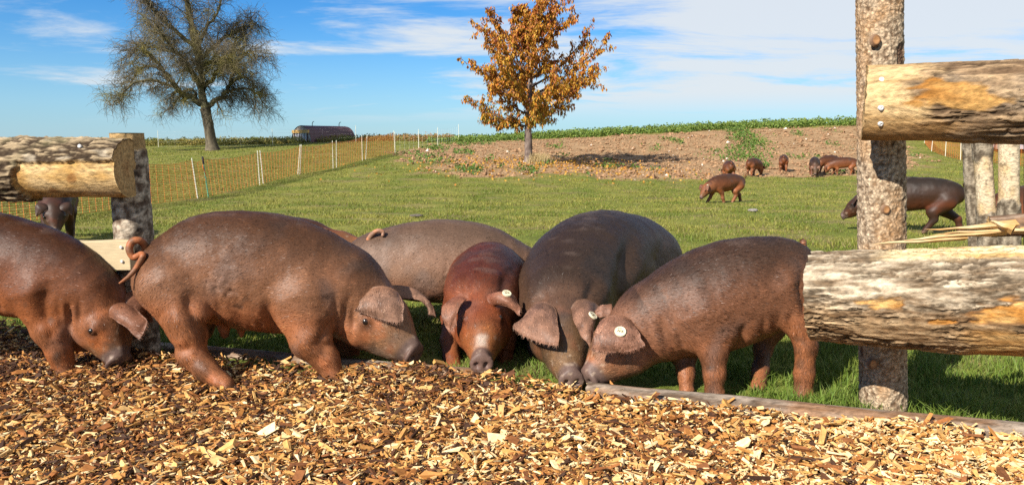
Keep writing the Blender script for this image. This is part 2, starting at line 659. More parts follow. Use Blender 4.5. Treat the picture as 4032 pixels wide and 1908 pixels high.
def build_bed():
    root_nx, root_ny = 150, 70
    xs = np.linspace(-5.5, 5.0, root_nx)
    tt = np.linspace(0, 1, root_ny)
    X = np.broadcast_to(xs[:, None], (root_nx, root_ny))
    E = edge_y(X)
    Y = -1.0 + tt[None] * (E + 0.03 + 1.0)
    x, y = X.ravel(), Y.ravel()
    z = bed_z(x, y) - 0.012
    z[np.tile(tt > 0.995, root_nx)] = -0.03
    p = np.stack([x, y, np.zeros_like(x)], -1)
    c = lerp((0.08, 0.034, 0.014), (0.16, 0.072, 0.03), sstep(-.4, .4, fbm(p * 9, 3)))
    bed = obj('wood_chip_bed', mesh_np('wood_chip_bed', np.stack([x, y, z], -1), grid_faces(root_nx, root_ny), c, True, M['bed']))
    tag(bed, 'bed of pale and brown wood chips in front of the pigs', 'wood chips', kind='structure')

    pal = np.array([(0.80, 0.66, 0.42), (0.68, 0.46, 0.21), (0.58, 0.34, 0.115), (0.44, 0.21, 0.062), (0.29, 0.115, 0.036), (0.13, 0.052, 0.022), (0.055, 0.026, 0.015)])

    def chips(n, seed, near, small=False):
        r = np.random.default_rng(seed)
        if near:
            yy = r.uniform(1.95, 2.75, n * 4)
        else:
            yy = r.uniform(0.9, 5.2, n * 4)
        xx = r.uniform(-1, 1, n * 4) * (0.74 * np.maximum(yy, 1.6) + 0.5)
        ok = yy < edge_y(xx) + 0.028 * r.normal(size=len(xx)) - 0.005
        w = np.where(yy > 1.9, 1.0, 0.35)
        ok &= r.uniform(size=len(xx)) < w
        xx, yy = xx[ok][:n], yy[ok][:n]
        n = len(xx)
        if near:
            L = r.uniform(0.038, 0.070, n)
        else:
            L = np.clip(r.lognormal(math.log(0.0215), 0.45, n), 0.008, 0.065)
        if small:
            L = np.clip(r.lognormal(math.log(0.015), 0.4, n), 0.006, 0.03)
        W = L * np.clip(r.lognormal(math.log(.25), .45, n), .09, .7)
        if near:
            W = W * .8
        H = np.minimum(L * r.uniform(0.08, 0.26, n), 0.014)
        base = np.array([[-.5, -.5, -.5], [.5, -.5, -.5], [.5, .5, -.5], [-.5, .5, -.5], [-.5, -.5, .5], [.5, -.5, .5], [.5, .5, .5], [-.5, .5, .5]])
        V = np.broadcast_to(base, (n, 8, 3)).copy()
        V += r.uniform(-.22, .22, V.shape)
        tip = r.uniform(0.25, 1.0, n)
        V[:, [1, 2, 5, 6], 1] *= tip[:, None]
        V[:, [1, 2, 5, 6], 2] *= r.uniform(0.3, 1.0, n)[:, None]
        V *= np.stack([L, W, H], -1)[:, None, :]
        # orientation: mostly lying, some standing up
        yaw = r.uniform(0, 2 * math.pi, n)
        pitch = r.normal(0, 0.33, n)
        roll = r.normal(0, 0.5, n)
        cy, sy, cp, sp, cr, sr = np.cos(yaw), np.sin(yaw), np.cos(pitch), np.sin(pitch), np.cos(roll), np.sin(roll)
        R = np.empty((n, 3, 3))
        R[:, 0] = np.stack([cy * cp, cy * sp * sr - sy * cr, cy * sp * cr + sy * sr], -1)
        R[:, 1] = np.stack([sy * cp, sy * sp * sr + cy * cr, sy * sp * cr - cy * sr], -1)
        R[:, 2] = np.stack([-sp, cp * sr, cp * cr], -1)
        z = bed_z(xx, yy) + r.uniform(-0.004, 0.016, n) + (0.008 if near else 0)
        # pale fresh chips dominate to the right, damp brown ones to the left
        p = np.stack([xx, yy, np.zeros(n)], -1)
        pale = (0.38 if small else 0.51) + 0.10 * np.clip(xx, -1.5, 1.6) + 0.40 * fbm(p * 1.7 + 4, 3) + 0.10 * (2.9 - yy)
        q = np.clip(1 - pale + r.normal(0, 0.37, n), 0, 0.999)
        ci = q * (len(pal) - 1)
        i0 = np.floor(ci).astype(int)
        f = (ci - i0)[:, None]
        c = pal[i0] * (1 - f) + pal[i0 + 1] * f
        c = c * r.uniform(0.8, 1.12, n)[:, None] * np.array([0.84, 0.775, 0.66])
        return V, R, np.stack([xx, yy, z], -1), c

    V, R, T, c = chips(64000, 21, False)
    V2, R2, T2, c2 = chips(36000, 23, False, True)
    V, R, T, c = np.concatenate([V, V2]), np.concatenate([R, R2]), np.concatenate([T, T2]), np.concatenate([c, c2])
    W = np.einsum('nij,nkj->nki', R, V) + T[:, None, :]
    n = len(W)
    Fc = (BOXF[None] + (np.arange(n) * 8)[:, None, None]).reshape(-1, 4)
    me = mesh_np('loose_chips', W.reshape(-1, 3), Fc, np.repeat(c, 8, 0), False, M['chip'])
    tag(obj('loose_chips', me, bed), kind='stuff')
    # the largest chips one by one, sharing two dozen meshes
    V, R, T, c = chips(290, 22, True)
    order = np.argsort(c.sum(1))
    V, R, T, c = V[order], R[order], T[order], c[order]
    shared = []
    for k in range(24):
        kk = min(len(c) - 1, int((k + 0.5) * len(c) / 24))
        shared.append(mesh_np('wood_chip', V[kk], BOXF, np.repeat(c[kk:kk + 1], 8, 0), False, M['chip']))
    for i in range(len(c)):
        o = obj('wood_chip', shared[min(23, i * 24 // len(c))], bed)
        o.matrix_local = Matrix.Translation(Vector(T[i])) @ Matrix(R[i].tolist()).to_4x4()
    return bed


BED = build_bed()


# ------------------------------------------------------------------ timber
def log_mesh(name, A, B, rA, rB, style, mat, flat=None, res=0.008, seed=0.0, ragged=0.0):
    """a bark-covered log from A to B; style(s, th, P, length) -> colours, radial offset.
    th = 0 faces the camera side, pi/2 faces up; flat = fraction of the radius kept behind the axis."""
    A, B = np.asarray(A, float), np.asarray(B, float)
    ax = B - A
    Lg = np.linalg.norm(ax)
    ax /= Lg
    ref = np.array([0, -1.0, 0]) if abs(ax[1]) < 0.9 else np.array([1.0, 0, 0])
    fr = ref - ax * (ref @ ax)
    fr /= np.linalg.norm(fr)
    up = np.cross(fr, ax)
    if up[2] < 0 or (abs(up[2]) < 1e-3 and up[0] < 0):
        up = -up
    na = max(6, int(Lg / res))
    nt = max(16, int(2 * math.pi * max(rA, rB) / res))
    s = np.linspace(0, Lg, na)
    th = np.linspace(0, 2 * math.pi, nt, endpoint=False)
    S, TH = np.meshgrid(s, th, indexing='ij')
    S, TH = S.ravel(), TH.ravel()
    r = rA + (rB - rA) * S / Lg
    bendp = np.stack([S * 1.3 + seed, np.zeros_like(S), np.zeros_like(S)], -1)
    r = r * (1 + 0.05 * pnoise(np.stack([S * 2.5 + seed, np.cos(TH), np.sin(TH)], -1)))
    if flat is not None:
        cx = np.cos(TH)
        r = np.where(cx < -0.05, np.minimum(r, flat * r / np.maximum(-cx, 0.05)), r)
    P0 = np.stack([S, np.cos(TH) * r, np.sin(TH) * r], -1)
    c, dr = style(S, TH, P0, Lg)
    r = r + dr
    off = 0.012 * pnoise(bendp)
    Se = S.copy()
    if ragged:
        jag = ragged * pnoise(np.stack([TH * 2.2 + seed, np.sin(TH) * 3, np.zeros_like(TH)], -1))
        Se = Se + np.where(S < 1e-6, np.abs(jag), 0) - np.where(S > Lg - 1e-6, np.abs(jag), 0)
    V = A + Se[:, None] * ax + ((np.cos(TH) * r) + off)[:, None] * fr + (np.sin(TH) * r)[:, None] * up
    faces = [grid_faces(na, nt, True)]
    # cut ends with a few rings
    n0 = na * nt
    vs, cs = [V], [c]
    cut = []
    for e, k in ((0, 0), (1, na - 1)):
        ring = V[k * nt:(k + 1) * nt]
        cen = ring.mean(0)
        prev = np.arange(k * nt, (k + 1) * nt)
        for q, fac in enumerate((0.93, 0.5, 0.02)):
            nv = cen + (ring - cen) * fac
            vs.append(nv)
            cc = np.array([(0.50, 0.31, 0.13), (0.58, 0.38, 0.17), (0.40, 0.22, 0.09)][q])
            cs.append(np.broadcast_to(cc, nv.shape) * (1 + 0.15 * pnoise(nv * 40))[:, None])
            cur = np.arange(n0, n0 + nt)
            n0 += nt
            a, b = prev, np.roll(prev, -1)
            c2, d = np.roll(cur, -1), cur
            qd = np.stack([a, b, c2, d], -1)
            cut.append(qd if e == 0 else qd[:, ::-1])
            prev = cur
    me = mesh_np(name, np.concatenate(vs), faces + cut, np.concatenate(cs) * 0.64, True, mat)
    return me, (A, ax, fr, up, Lg)


def bark_field(P, along=0.18, f=16.0, seed=0.0):
    q = P * np.array([f * along, f, f]) + seed
    w = 0.5 * fbm(q * 0.5 + 3, 2)
    n = fbm(q + w[:, None] * np.array([1.5, 1, 1]), 4, 0.55)
    return n


def style_left_upper(S, TH, P, L):
    n = bark_field(P, 0.24, 36, 4.0)
    ridge = 1 - np.abs(n) * 2.4
    c = lerp((0.44, 0.33, 0.20), (0.06, 0.038, 0.022), sstep(0.25, 0.8, ridge))
    c = lerp(c, (0.62, 0.52, 0.38), .6 * sstep(.2, .5, fbm(P * np.array([9, 30, 30]) + 77, 2)))
    c = lerp(c, (0.20, 0.19, 0.09), 0.45 * sstep(0.1, 0.5, fbm(P * 5 + 3, 3)))
    dr = 0.013 * (1 - ridge)
    # the peeled face near the post end
    edge = 0.45 + 0.09 * fbm(P * np.array([14, 9, 9]) + 1, 3)
    ang = ((TH + math.pi) % (2 * math.pi)) - math.pi
    top = 0.30 + 0.16 * fbm(P * np.array([11, 3, 3]) + 7, 3)
    bare = sstep(-0.005, 0.012, S - (L - edge)) * sstep(-0.02, 0.03, top - ang)
    bare_c = lerp((0.58, 0.34, 0.11), (0.70, 0.49, 0.24), sstep(-.3, .4, fbm(P * np.array([5, 14, 14]), 3)))
    lines = sstep(0.25, 0.45, pnoise(np.stack([S * 60 + 6 * np.sin(TH * 2), TH * 2, np.zeros_like(S)], -1)))
    bare_c = bare_c * (1 - 0.35 * lines)[:, None]
    rust = sstep(0.28, 0.5, fbm(P * 13 + 40, 2))
    bare_c = lerp(bare_c, (0.30, 0.12, 0.03), 0.7 * rust)
    c = c * (1 - bare[:, None]) + bare_c * bare[:, None]
    dr = dr * (1 - bare) - 0.014 * bare
    return c, dr


def crack_bark(P, f, along, seed, light, dark):
    """long wavy ridges with thin dark cracks between them"""
    n = bark_field(P, along, f, seed)
    m = bark_field(P, along * 1.3, f * 2.3, seed + 11)
    t = sstep(-0.35, 0.40, 0.6 * n + 0.7 * m)
    c = lerp(dark, light, t)
    crack = np.maximum(sstep(0.11, 0.02, np.abs(n)), .8 * sstep(0.10, 0.02, np.abs(m))) * sstep(-.45, .1, fbm(P * np.array([5, 12, 12]) + seed, 2))
    c = lerp(c, np.array(dark) * .35, crack * .9)
    return c, 0.006 * n + 0.004 * m - 0.010 * crack


def style_right_upper(S, TH, P, L):
    c, dr = crack_bark(P, 26, 0.11, 9.0, (0.47, 0.32, 0.18), (0.18, 0.11, 0.06))
    grey = sstep(-0.1, 0.4, fbm(P * np.array([4, 9, 9]) + 2, 3))
    c = lerp(c, (0.34, 0.28, 0.21), 0.35 * grey)
    ang = ((TH + math.pi) % (2 * math.pi)) - math.pi
    wv = fbm(P * np.array([7, 16, 16]) + 3, 3)
    pale = sstep(0.20, 0.12, S + 0.10 * wv + .04 * np.sin(ang * 5)) * sstep(-1.0, -.6, ang + .4 * wv)
    patch = sstep(1.0, 0.7, np.hypot((S - 0.27) / .14, (ang - 0.12) / .42) + 1.1 * wv + .5 * fbm(P * np.array([16, 60, 60]) + 8, 2))
    low = sstep(-.35, -.65, ang + .4 * wv) * sstep(.32, .2, S + .1 * wv)
    pc = lerp((0.66, 0.46, 0.23), (0.50, 0.30, 0.12), sstep(-.2, .35, fbm(P * np.array([4, 26, 26]) + 5, 3)))
    oc = lerp((0.36, 0.155, 0.032), (0.50, 0.28, 0.09), sstep(-.3, .3, fbm(P * np.array([4, 18, 18]) + 15, 3)))
    c = c * (1 - pale[:, None]) + pc * pale[:, None]
    c = c * (1 - patch[:, None]) + oc * patch[:, None]
    c = lerp(c, (0.45, 0.25, 0.09), .7 * low)
    b = np.maximum(np.maximum(pale, patch), low)
    return c, dr * (1 - b) - 0.006 * b


def style_right_lower(S, TH, P, L):
    c, dr = crack_bark(P, 30, 0.15, 14.0, (0.68, 0.56, 0.40), (0.21, 0.14, 0.08))
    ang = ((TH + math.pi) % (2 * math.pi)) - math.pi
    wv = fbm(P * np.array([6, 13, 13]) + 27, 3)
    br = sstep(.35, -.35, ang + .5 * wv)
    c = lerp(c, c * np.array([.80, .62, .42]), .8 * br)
    bare = np.zeros(len(S))
    for s0, a0, ls, la in ((.235, .10, .10, .14), (.62, .02, .17, .26), (.40, -.22, .05, .05)):
        bare = np.maximum(bare, sstep(1.0, 0.72, np.hypot((S - s0) / ls, (ang - a0) / la) + 1.1 * wv + .6 * fbm(P * np.array([18, 60, 60]) + 8, 2)))
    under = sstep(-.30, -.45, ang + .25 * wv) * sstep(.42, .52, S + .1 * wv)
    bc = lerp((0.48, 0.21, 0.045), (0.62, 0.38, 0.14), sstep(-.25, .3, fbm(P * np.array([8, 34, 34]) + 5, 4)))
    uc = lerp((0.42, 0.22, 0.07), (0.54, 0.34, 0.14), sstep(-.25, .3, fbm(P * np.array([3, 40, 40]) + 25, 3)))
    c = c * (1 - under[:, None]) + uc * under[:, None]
    c = c * (1 - bare[:, None]) + bc * bare[:, None]
    rim = np.clip(1 - np.abs(bare - .5) * 2, 0, 1)
    c = lerp(c, (0.16, 0.07, 0.03), .6 * rim)
    b = np.maximum(bare, under)
    dr = dr * (1 - .8 * b) - 0.008 * bare - .004 * under
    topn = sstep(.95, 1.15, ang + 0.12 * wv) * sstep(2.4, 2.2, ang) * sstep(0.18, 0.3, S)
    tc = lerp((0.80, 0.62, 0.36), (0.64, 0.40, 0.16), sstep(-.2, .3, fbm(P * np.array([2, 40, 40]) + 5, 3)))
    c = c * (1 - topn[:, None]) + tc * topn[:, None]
    return c, dr


def style_post(S, TH, P, L):
    q = P * np.array([62, 55, 55])
    n = fbm(q, 3, 0.6)
    c = lerp((0.19, 0.115, 0.065), (0.62, 0.475, 0.32), sstep(-0.40, 0.25, n))
    warm = sstep(-0.15, 0.35, fbm(P * np.array([5, 9, 9]) + 12, 3))
    c = lerp(c, (0.56, 0.31, 0.135), 0.55 * warm)
    gap = sstep(0.40, 0.5, fbm(P * np.array([8, 12, 12]) + 33, 2))
    c = lerp(c, (0.16, 0.07, 0.035), gap * 0.8)
    return c, 0.006 * n - 0.006 * gap


def style_grey_post(S, TH, P, L):
    n = fbm(P * np.array([26, 26, 26]), 4, 0.6)
    c = lerp((0.15, 0.10, 0.068), (0.62, 0.52, 0.40), sstep(-0.25, 0.3, n))
    ring = sstep(0.3, 0.5, pnoise(np.stack([S * 40, np.cos(TH) * 2, np.sin(TH) * 2], -1)))
    c = c * (1 - 0.5 * ring)[:, None]
    pale = sstep(L - 0.09, L - 0.07, S + 0.02 * fbm(P * 20, 2))
    c = c * (1 - pale[:, None]) + np.array([0.52, 0.34, 0.15]) * pale[:, None]
    return c, 0.006 * n - 0.008 * pale


def style_peeled(S, TH, P, L, lo, hi, seed):
    n = fbm(P * np.array([18, 30, 30]) + seed, 4, 0.6)
    c = lerp((0.12, 0.09, 0.06), (0.40, 0.33, 0.24), sstep(-0.25, 0.3, n))
    e = S + 0.10 * fbm(P * np.array([8, 14, 14]) + seed, 3)
    bare = sstep(lo - .012, lo + .012, e) * sstep(hi + .012, hi - .012, e)
    bc = lerp((0.62, 0.44, 0.24), (0.70, 0.56, 0.38), sstep(-.3, .3, fbm(P * np.array([6, 10, 10]) + seed, 3)))
    bc = bc * (1 - 0.5 * sstep(0.42, 0.5, pnoise(P * np.array([22, 40, 40]) + seed)))[:, None]
    c = c * (1 - bare[:, None]) + bc * bare[:, None]
    return c, 0.006 * n * (1 - bare) - 0.008 * bare


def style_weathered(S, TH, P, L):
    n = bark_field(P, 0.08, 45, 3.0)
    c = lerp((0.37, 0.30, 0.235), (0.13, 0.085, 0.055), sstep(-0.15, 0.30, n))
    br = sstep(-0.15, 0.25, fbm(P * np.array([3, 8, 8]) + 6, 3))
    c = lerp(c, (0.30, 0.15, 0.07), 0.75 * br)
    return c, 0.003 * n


def screw(parent, pos, normal, r=0.008):
    normal = Vector(normal).normalized()
    th = np.arange(10) * 2 * math.pi / 10
    ring = np.stack([np.cos(th) * r, np.sin(th) * r, np.zeros(10)], -1)
    V = np.concatenate([ring + [0, 0, -0.01], ring * 1.0 + [0, 0, 0.002], ring * 0.55 + [0, 0, 0.004], [[0, 0, 0.0015]]])
    f = [grid_faces(3, 10, True), np.array([[20 + i, 20 + (i + 1) % 10, 30] for i in range(10)])]
    me = mesh_np('screw', V, f, None, False, M['screw'])
    o = obj('screw', me, parent)
    q = normal.to_track_quat('Z', 'Y')
    o.matrix_local = Matrix.Translation(Vector(pos)) @ q.to_matrix().to_4x4()


def build_timber():
    # right post
    base = np.array([1.396, 2.80, -0.05])
    topv = np.array([1.276, 2.80, 1.72])
    me, _ = log_mesh('tall_fence_post', base, topv, 0.081, 0.077, style_post, M['post_bark'], res=0.0045, seed=2.0)
    o = obj('tall_fence_post', me)
    tag(o, 'tall round post with flaky pale bark carrying the two heavy logs', 'fence post')
    # knots
    for u, v, r in ((3450, 158, .014), (3438, 1432, .015), (3490, 825, .012)):
        p = at(u, v, 2.80 - 0.084)
        n = 14
        th = np.arange(n) * 2 * math.pi / n
        ring = np.stack([np.cos(th) * r, np.zeros(n), np.sin(th) * r * 1.2], -1)
        V = np.concatenate([p + ring * 1.35 + [0, .012, 0], p + ring + [0, -.004, 0], p + ring * .6 + [0, -.002, 0], [p + [0, -.001, 0]]])
        f = [grid_faces(3, n, True), np.array([[2 * n + i, 2 * n + (i + 1) % n, 3 * n] for i in range(n)])]
        cc = np.concatenate([np.tile((0.2, .13, .08), (n, 1)), np.tile((0.12, .06, .03), (n, 1)), np.tile((0.30, .15, .06), (n + 1, 1))])
        k = obj('knot', mesh_np('knot', V, f, cc, True, M['wood']), o)

    # left post
    A = at(560, 1420, 3.62)
    A[2] = -0.05
    B = at(500, 524, 3.62)
    me, _ = log_mesh('short_fence_post', A, B, 0.085, 0.082, style_grey_post, M['bark'], res=0.007, seed=5.0)
    tag(obj('short_fence_post', me), 'short grey-barked post with sawn top behind the big pig\'s curly tail', 'fence post')

    # left upper half log
    A = at(-1000, 668, 3.63)
    B = at(512, 668, 3.455)
    me, fr = log_mesh('half_log_rail', A, B, 0.138, 0.136, style_left_upper, M['bark'], flat=0.30, res=0.005, seed=1.0)
    o = obj('half_log_rail', me)
    tag(o, 'rough barked half log with peeled yellow end on the short post', 'fence rail')
    for u, v in ((313, 575), (418, 600)):
        p = at(u, v, 3.36)
        screw(o, p, (0, -1, .3), .008)

    # left lower plank
    bag = Bag()
    P0 = at(-900, 1005, 3.62)
    P1 = at(522, 1003, 3.50)
    hgt = 0.068
    axs = P1 - P0
    bk = np.array([-axs[1], axs[0], 0]) / np.hypot(axs[0], axs[1]) * 0.022
    n = 24
    V = []
    for i in range(n + 1):
        c0 = P0 + axs * i / n
        w = 0.003 * math.sin(i * 1.7)
        for dz, dy in ((-hgt, -1), (-hgt, 1), (hgt + w, 1), (hgt + w, -1)):
            V.append(c0 + bk * dy + [0, 0, dz])
    V = np.array(V)
    faces = [grid_faces(n + 1, 4, True), np.array([[3, 2, 1, 0], [4 * n, 4 * n + 1, 4 * n + 2, 4 * n + 3]])]
    me = mesh_np('plank_rail', V, faces, None, False, M['plank'])
    o = obj('plank_rail', me)
    md = o.modifiers.new('edge', 'BEVEL')
    md.width = 0.004
    md.segments = 2
    tag(o, 'pale sawn plank fixed low on the short post behind the pigs', 'fence rail')
    for dz in (-0.03, 0.035):
        screw(o, at(478, 1003, 3.476) + [0, 0, dz], (0, -1, 0), .007)

    # right upper log
    A = at(3400, 405, 2.62)
    B = at(4900, 400, 2.24)
    me, _ = log_mesh('upper_log_rail', A, B, 0.130, 0.128, style_right_upper, M['bark'], flat=0.45, res=0.0042, seed=7.0, ragged=0.012)
    o = obj('upper_log_rail', me)
    tag(o, 'upper brown log with pale peeled end screwed to the tall post', 'fence rail')
    for u, v in ((3472, 313), (3470, 425), (3468, 488)):
        d = 0.128
        vv = at(u, v, 2.60)
        zc = at(3450, 405, 2.61)[2]
        dz = np.clip(vv[2] - zc, -d * .95, d * .95)
        p = at(u, v, 2.61 - math.sqrt(d * d - dz * dz) + 0.002)
        screw(o, p, (0, -1, dz / d), .0085)

    # right lower log
    A = at(3192, 1165, 2.62)
    B = at(4800, 1200, 2.08)
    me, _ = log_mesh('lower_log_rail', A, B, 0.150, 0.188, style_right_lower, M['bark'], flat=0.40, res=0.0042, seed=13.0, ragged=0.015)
    o = obj('lower_log_rail', me)
    tag(o, 'thick lower log with grey bark and orange bare patches on the tall post', 'fence rail')
    for u, v in ((3437, 1043), (3480, 1133), (3460, 1283)):
        d = 0.155
        Yc = 2.62 - 0.46 * (u - 3192) / 1368
        zc = at(u, 1165 + 30 * (u - 3192) / 1368, Yc)[2]
        dz = np.clip(at(u, v, Yc - .1)[2] - zc, -d * .95, d * .95)
        p = at(u, v, Yc - math.sqrt(d * d - dz * dz))
        screw(o, p, (0, -1, dz / d), .008)
    # splinters standing off its split top edge
    r = np.random.default_rng(4)
    for (u0, v0, u1, v1, w) in ((3640, 905, 4000, 880, 9), (3560, 945, 3960, 905, 12), (3720, 915, 4080, 905, 10), (3900, 870, 3990, 905, 12), (3430, 962, 3800, 935, 9)):
        Y0 = 2.50 - 0.12 * (u0 - 3400) / 600
        a, b = at(u0, v0, Y0), at(u1, v1, Y0 - .06)
        K = 7
        t = np.linspace(0, 1, K)[:, None]
        Pp = a + (b - a) * t
        rr = (w * 3.4 / F) * np.concatenate([[0.05], np.linspace(.3, 1, K - 2), [1.1]])
        V, f = tubes(Pp[None], rr[None], 4)
        V = Pp.mean(0) + (V - Pp.mean(0)) * np.array([1, 1, 1]) + .004 * pnoise(V * 40)[:, None]
        V[:, 1] += 1.2 * (V[:, 1] - np.repeat(Pp[:, 1], 4))
        cc = lerp((0.52, 0.40, 0.23), (0.40, 0.23, 0.08), sstep(-.4, .4, pnoise(V * 25)))
        obj('splinter', mesh_np('splinter', V, f, cc, False, M['wood']), o)

    # grey log lying behind it at the right edge
    A = at(3890, 893, 2.62)
    B = at(4700, 850, 2.45)
    me, _ = log_mesh('grey_log', A, B, 0.036, 0.05, style_weathered, M['bark'], res=0.006, seed=23.0, ragged=0.02)
    tag(obj('grey_log', me), 'short grey weathered log lying on top of the thick lower log', 'log')

    # border logs along the bed
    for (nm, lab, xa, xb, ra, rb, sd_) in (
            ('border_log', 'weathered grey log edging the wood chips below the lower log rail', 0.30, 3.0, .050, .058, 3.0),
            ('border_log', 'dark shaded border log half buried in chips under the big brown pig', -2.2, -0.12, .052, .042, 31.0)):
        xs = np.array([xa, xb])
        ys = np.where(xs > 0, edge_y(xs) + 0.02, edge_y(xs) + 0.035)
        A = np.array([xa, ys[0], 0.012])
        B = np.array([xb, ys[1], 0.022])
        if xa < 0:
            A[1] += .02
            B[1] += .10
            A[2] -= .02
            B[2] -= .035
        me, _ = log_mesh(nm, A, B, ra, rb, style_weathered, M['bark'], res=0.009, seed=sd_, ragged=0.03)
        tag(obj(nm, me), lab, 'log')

    # the cluster of posts further back on the right
    specs = (
        (3835, 3812, 26, 5.6, 5.0, 5.3, 41.0, 'thin barked post with a peeled strip, leftmost of the rear posts'),
        (3888, 3862, 38, 5.5, 0.66, 1.02, 43.0, 'rear post with dark bark at its foot and peeled cream upper part'),
        (3972, 3976, 42, 5.4, 0.72, 1.22, 47.0, 'smooth cream peeled rear post beside the reddish pig'),
        (4066, 4064, 30, 5.6, 5.0, 5.3, 53.0, 'brown barked rear post at the right edge of the picture'))
    for ub, ut, rp, Y, lo, hi, seed, lab in specs:
        A = at(ub, 900, Y)
        B = at(ut, 480, Y)
        d = (B - A) / (B[2] - A[2])
        A = A - d * (A[2] + 0.1)
        me, _ = log_mesh('rear_post', A, A + d * 1.42, rp * Y / F, rp * Y / F * .95,
                         lambda S, TH, P, L, lo=lo, hi=hi, seed=seed: style_peeled(S, TH, P, L, lo, hi, seed), M['bark'], res=0.012, seed=seed)
        tag(obj('rear_post', me), lab, 'fence post', 'peeled posts standing behind the right fence')


build_timber()


# ------------------------------------------------------------------ pigs
def unit(v):
    v = np.asarray(v, float)
    return v / (np.linalg.norm(v) + 1e-12)


def unit_rows(v):
    return v / (np.linalg.norm(v, axis=1, keepdims=True) + 1e-12)


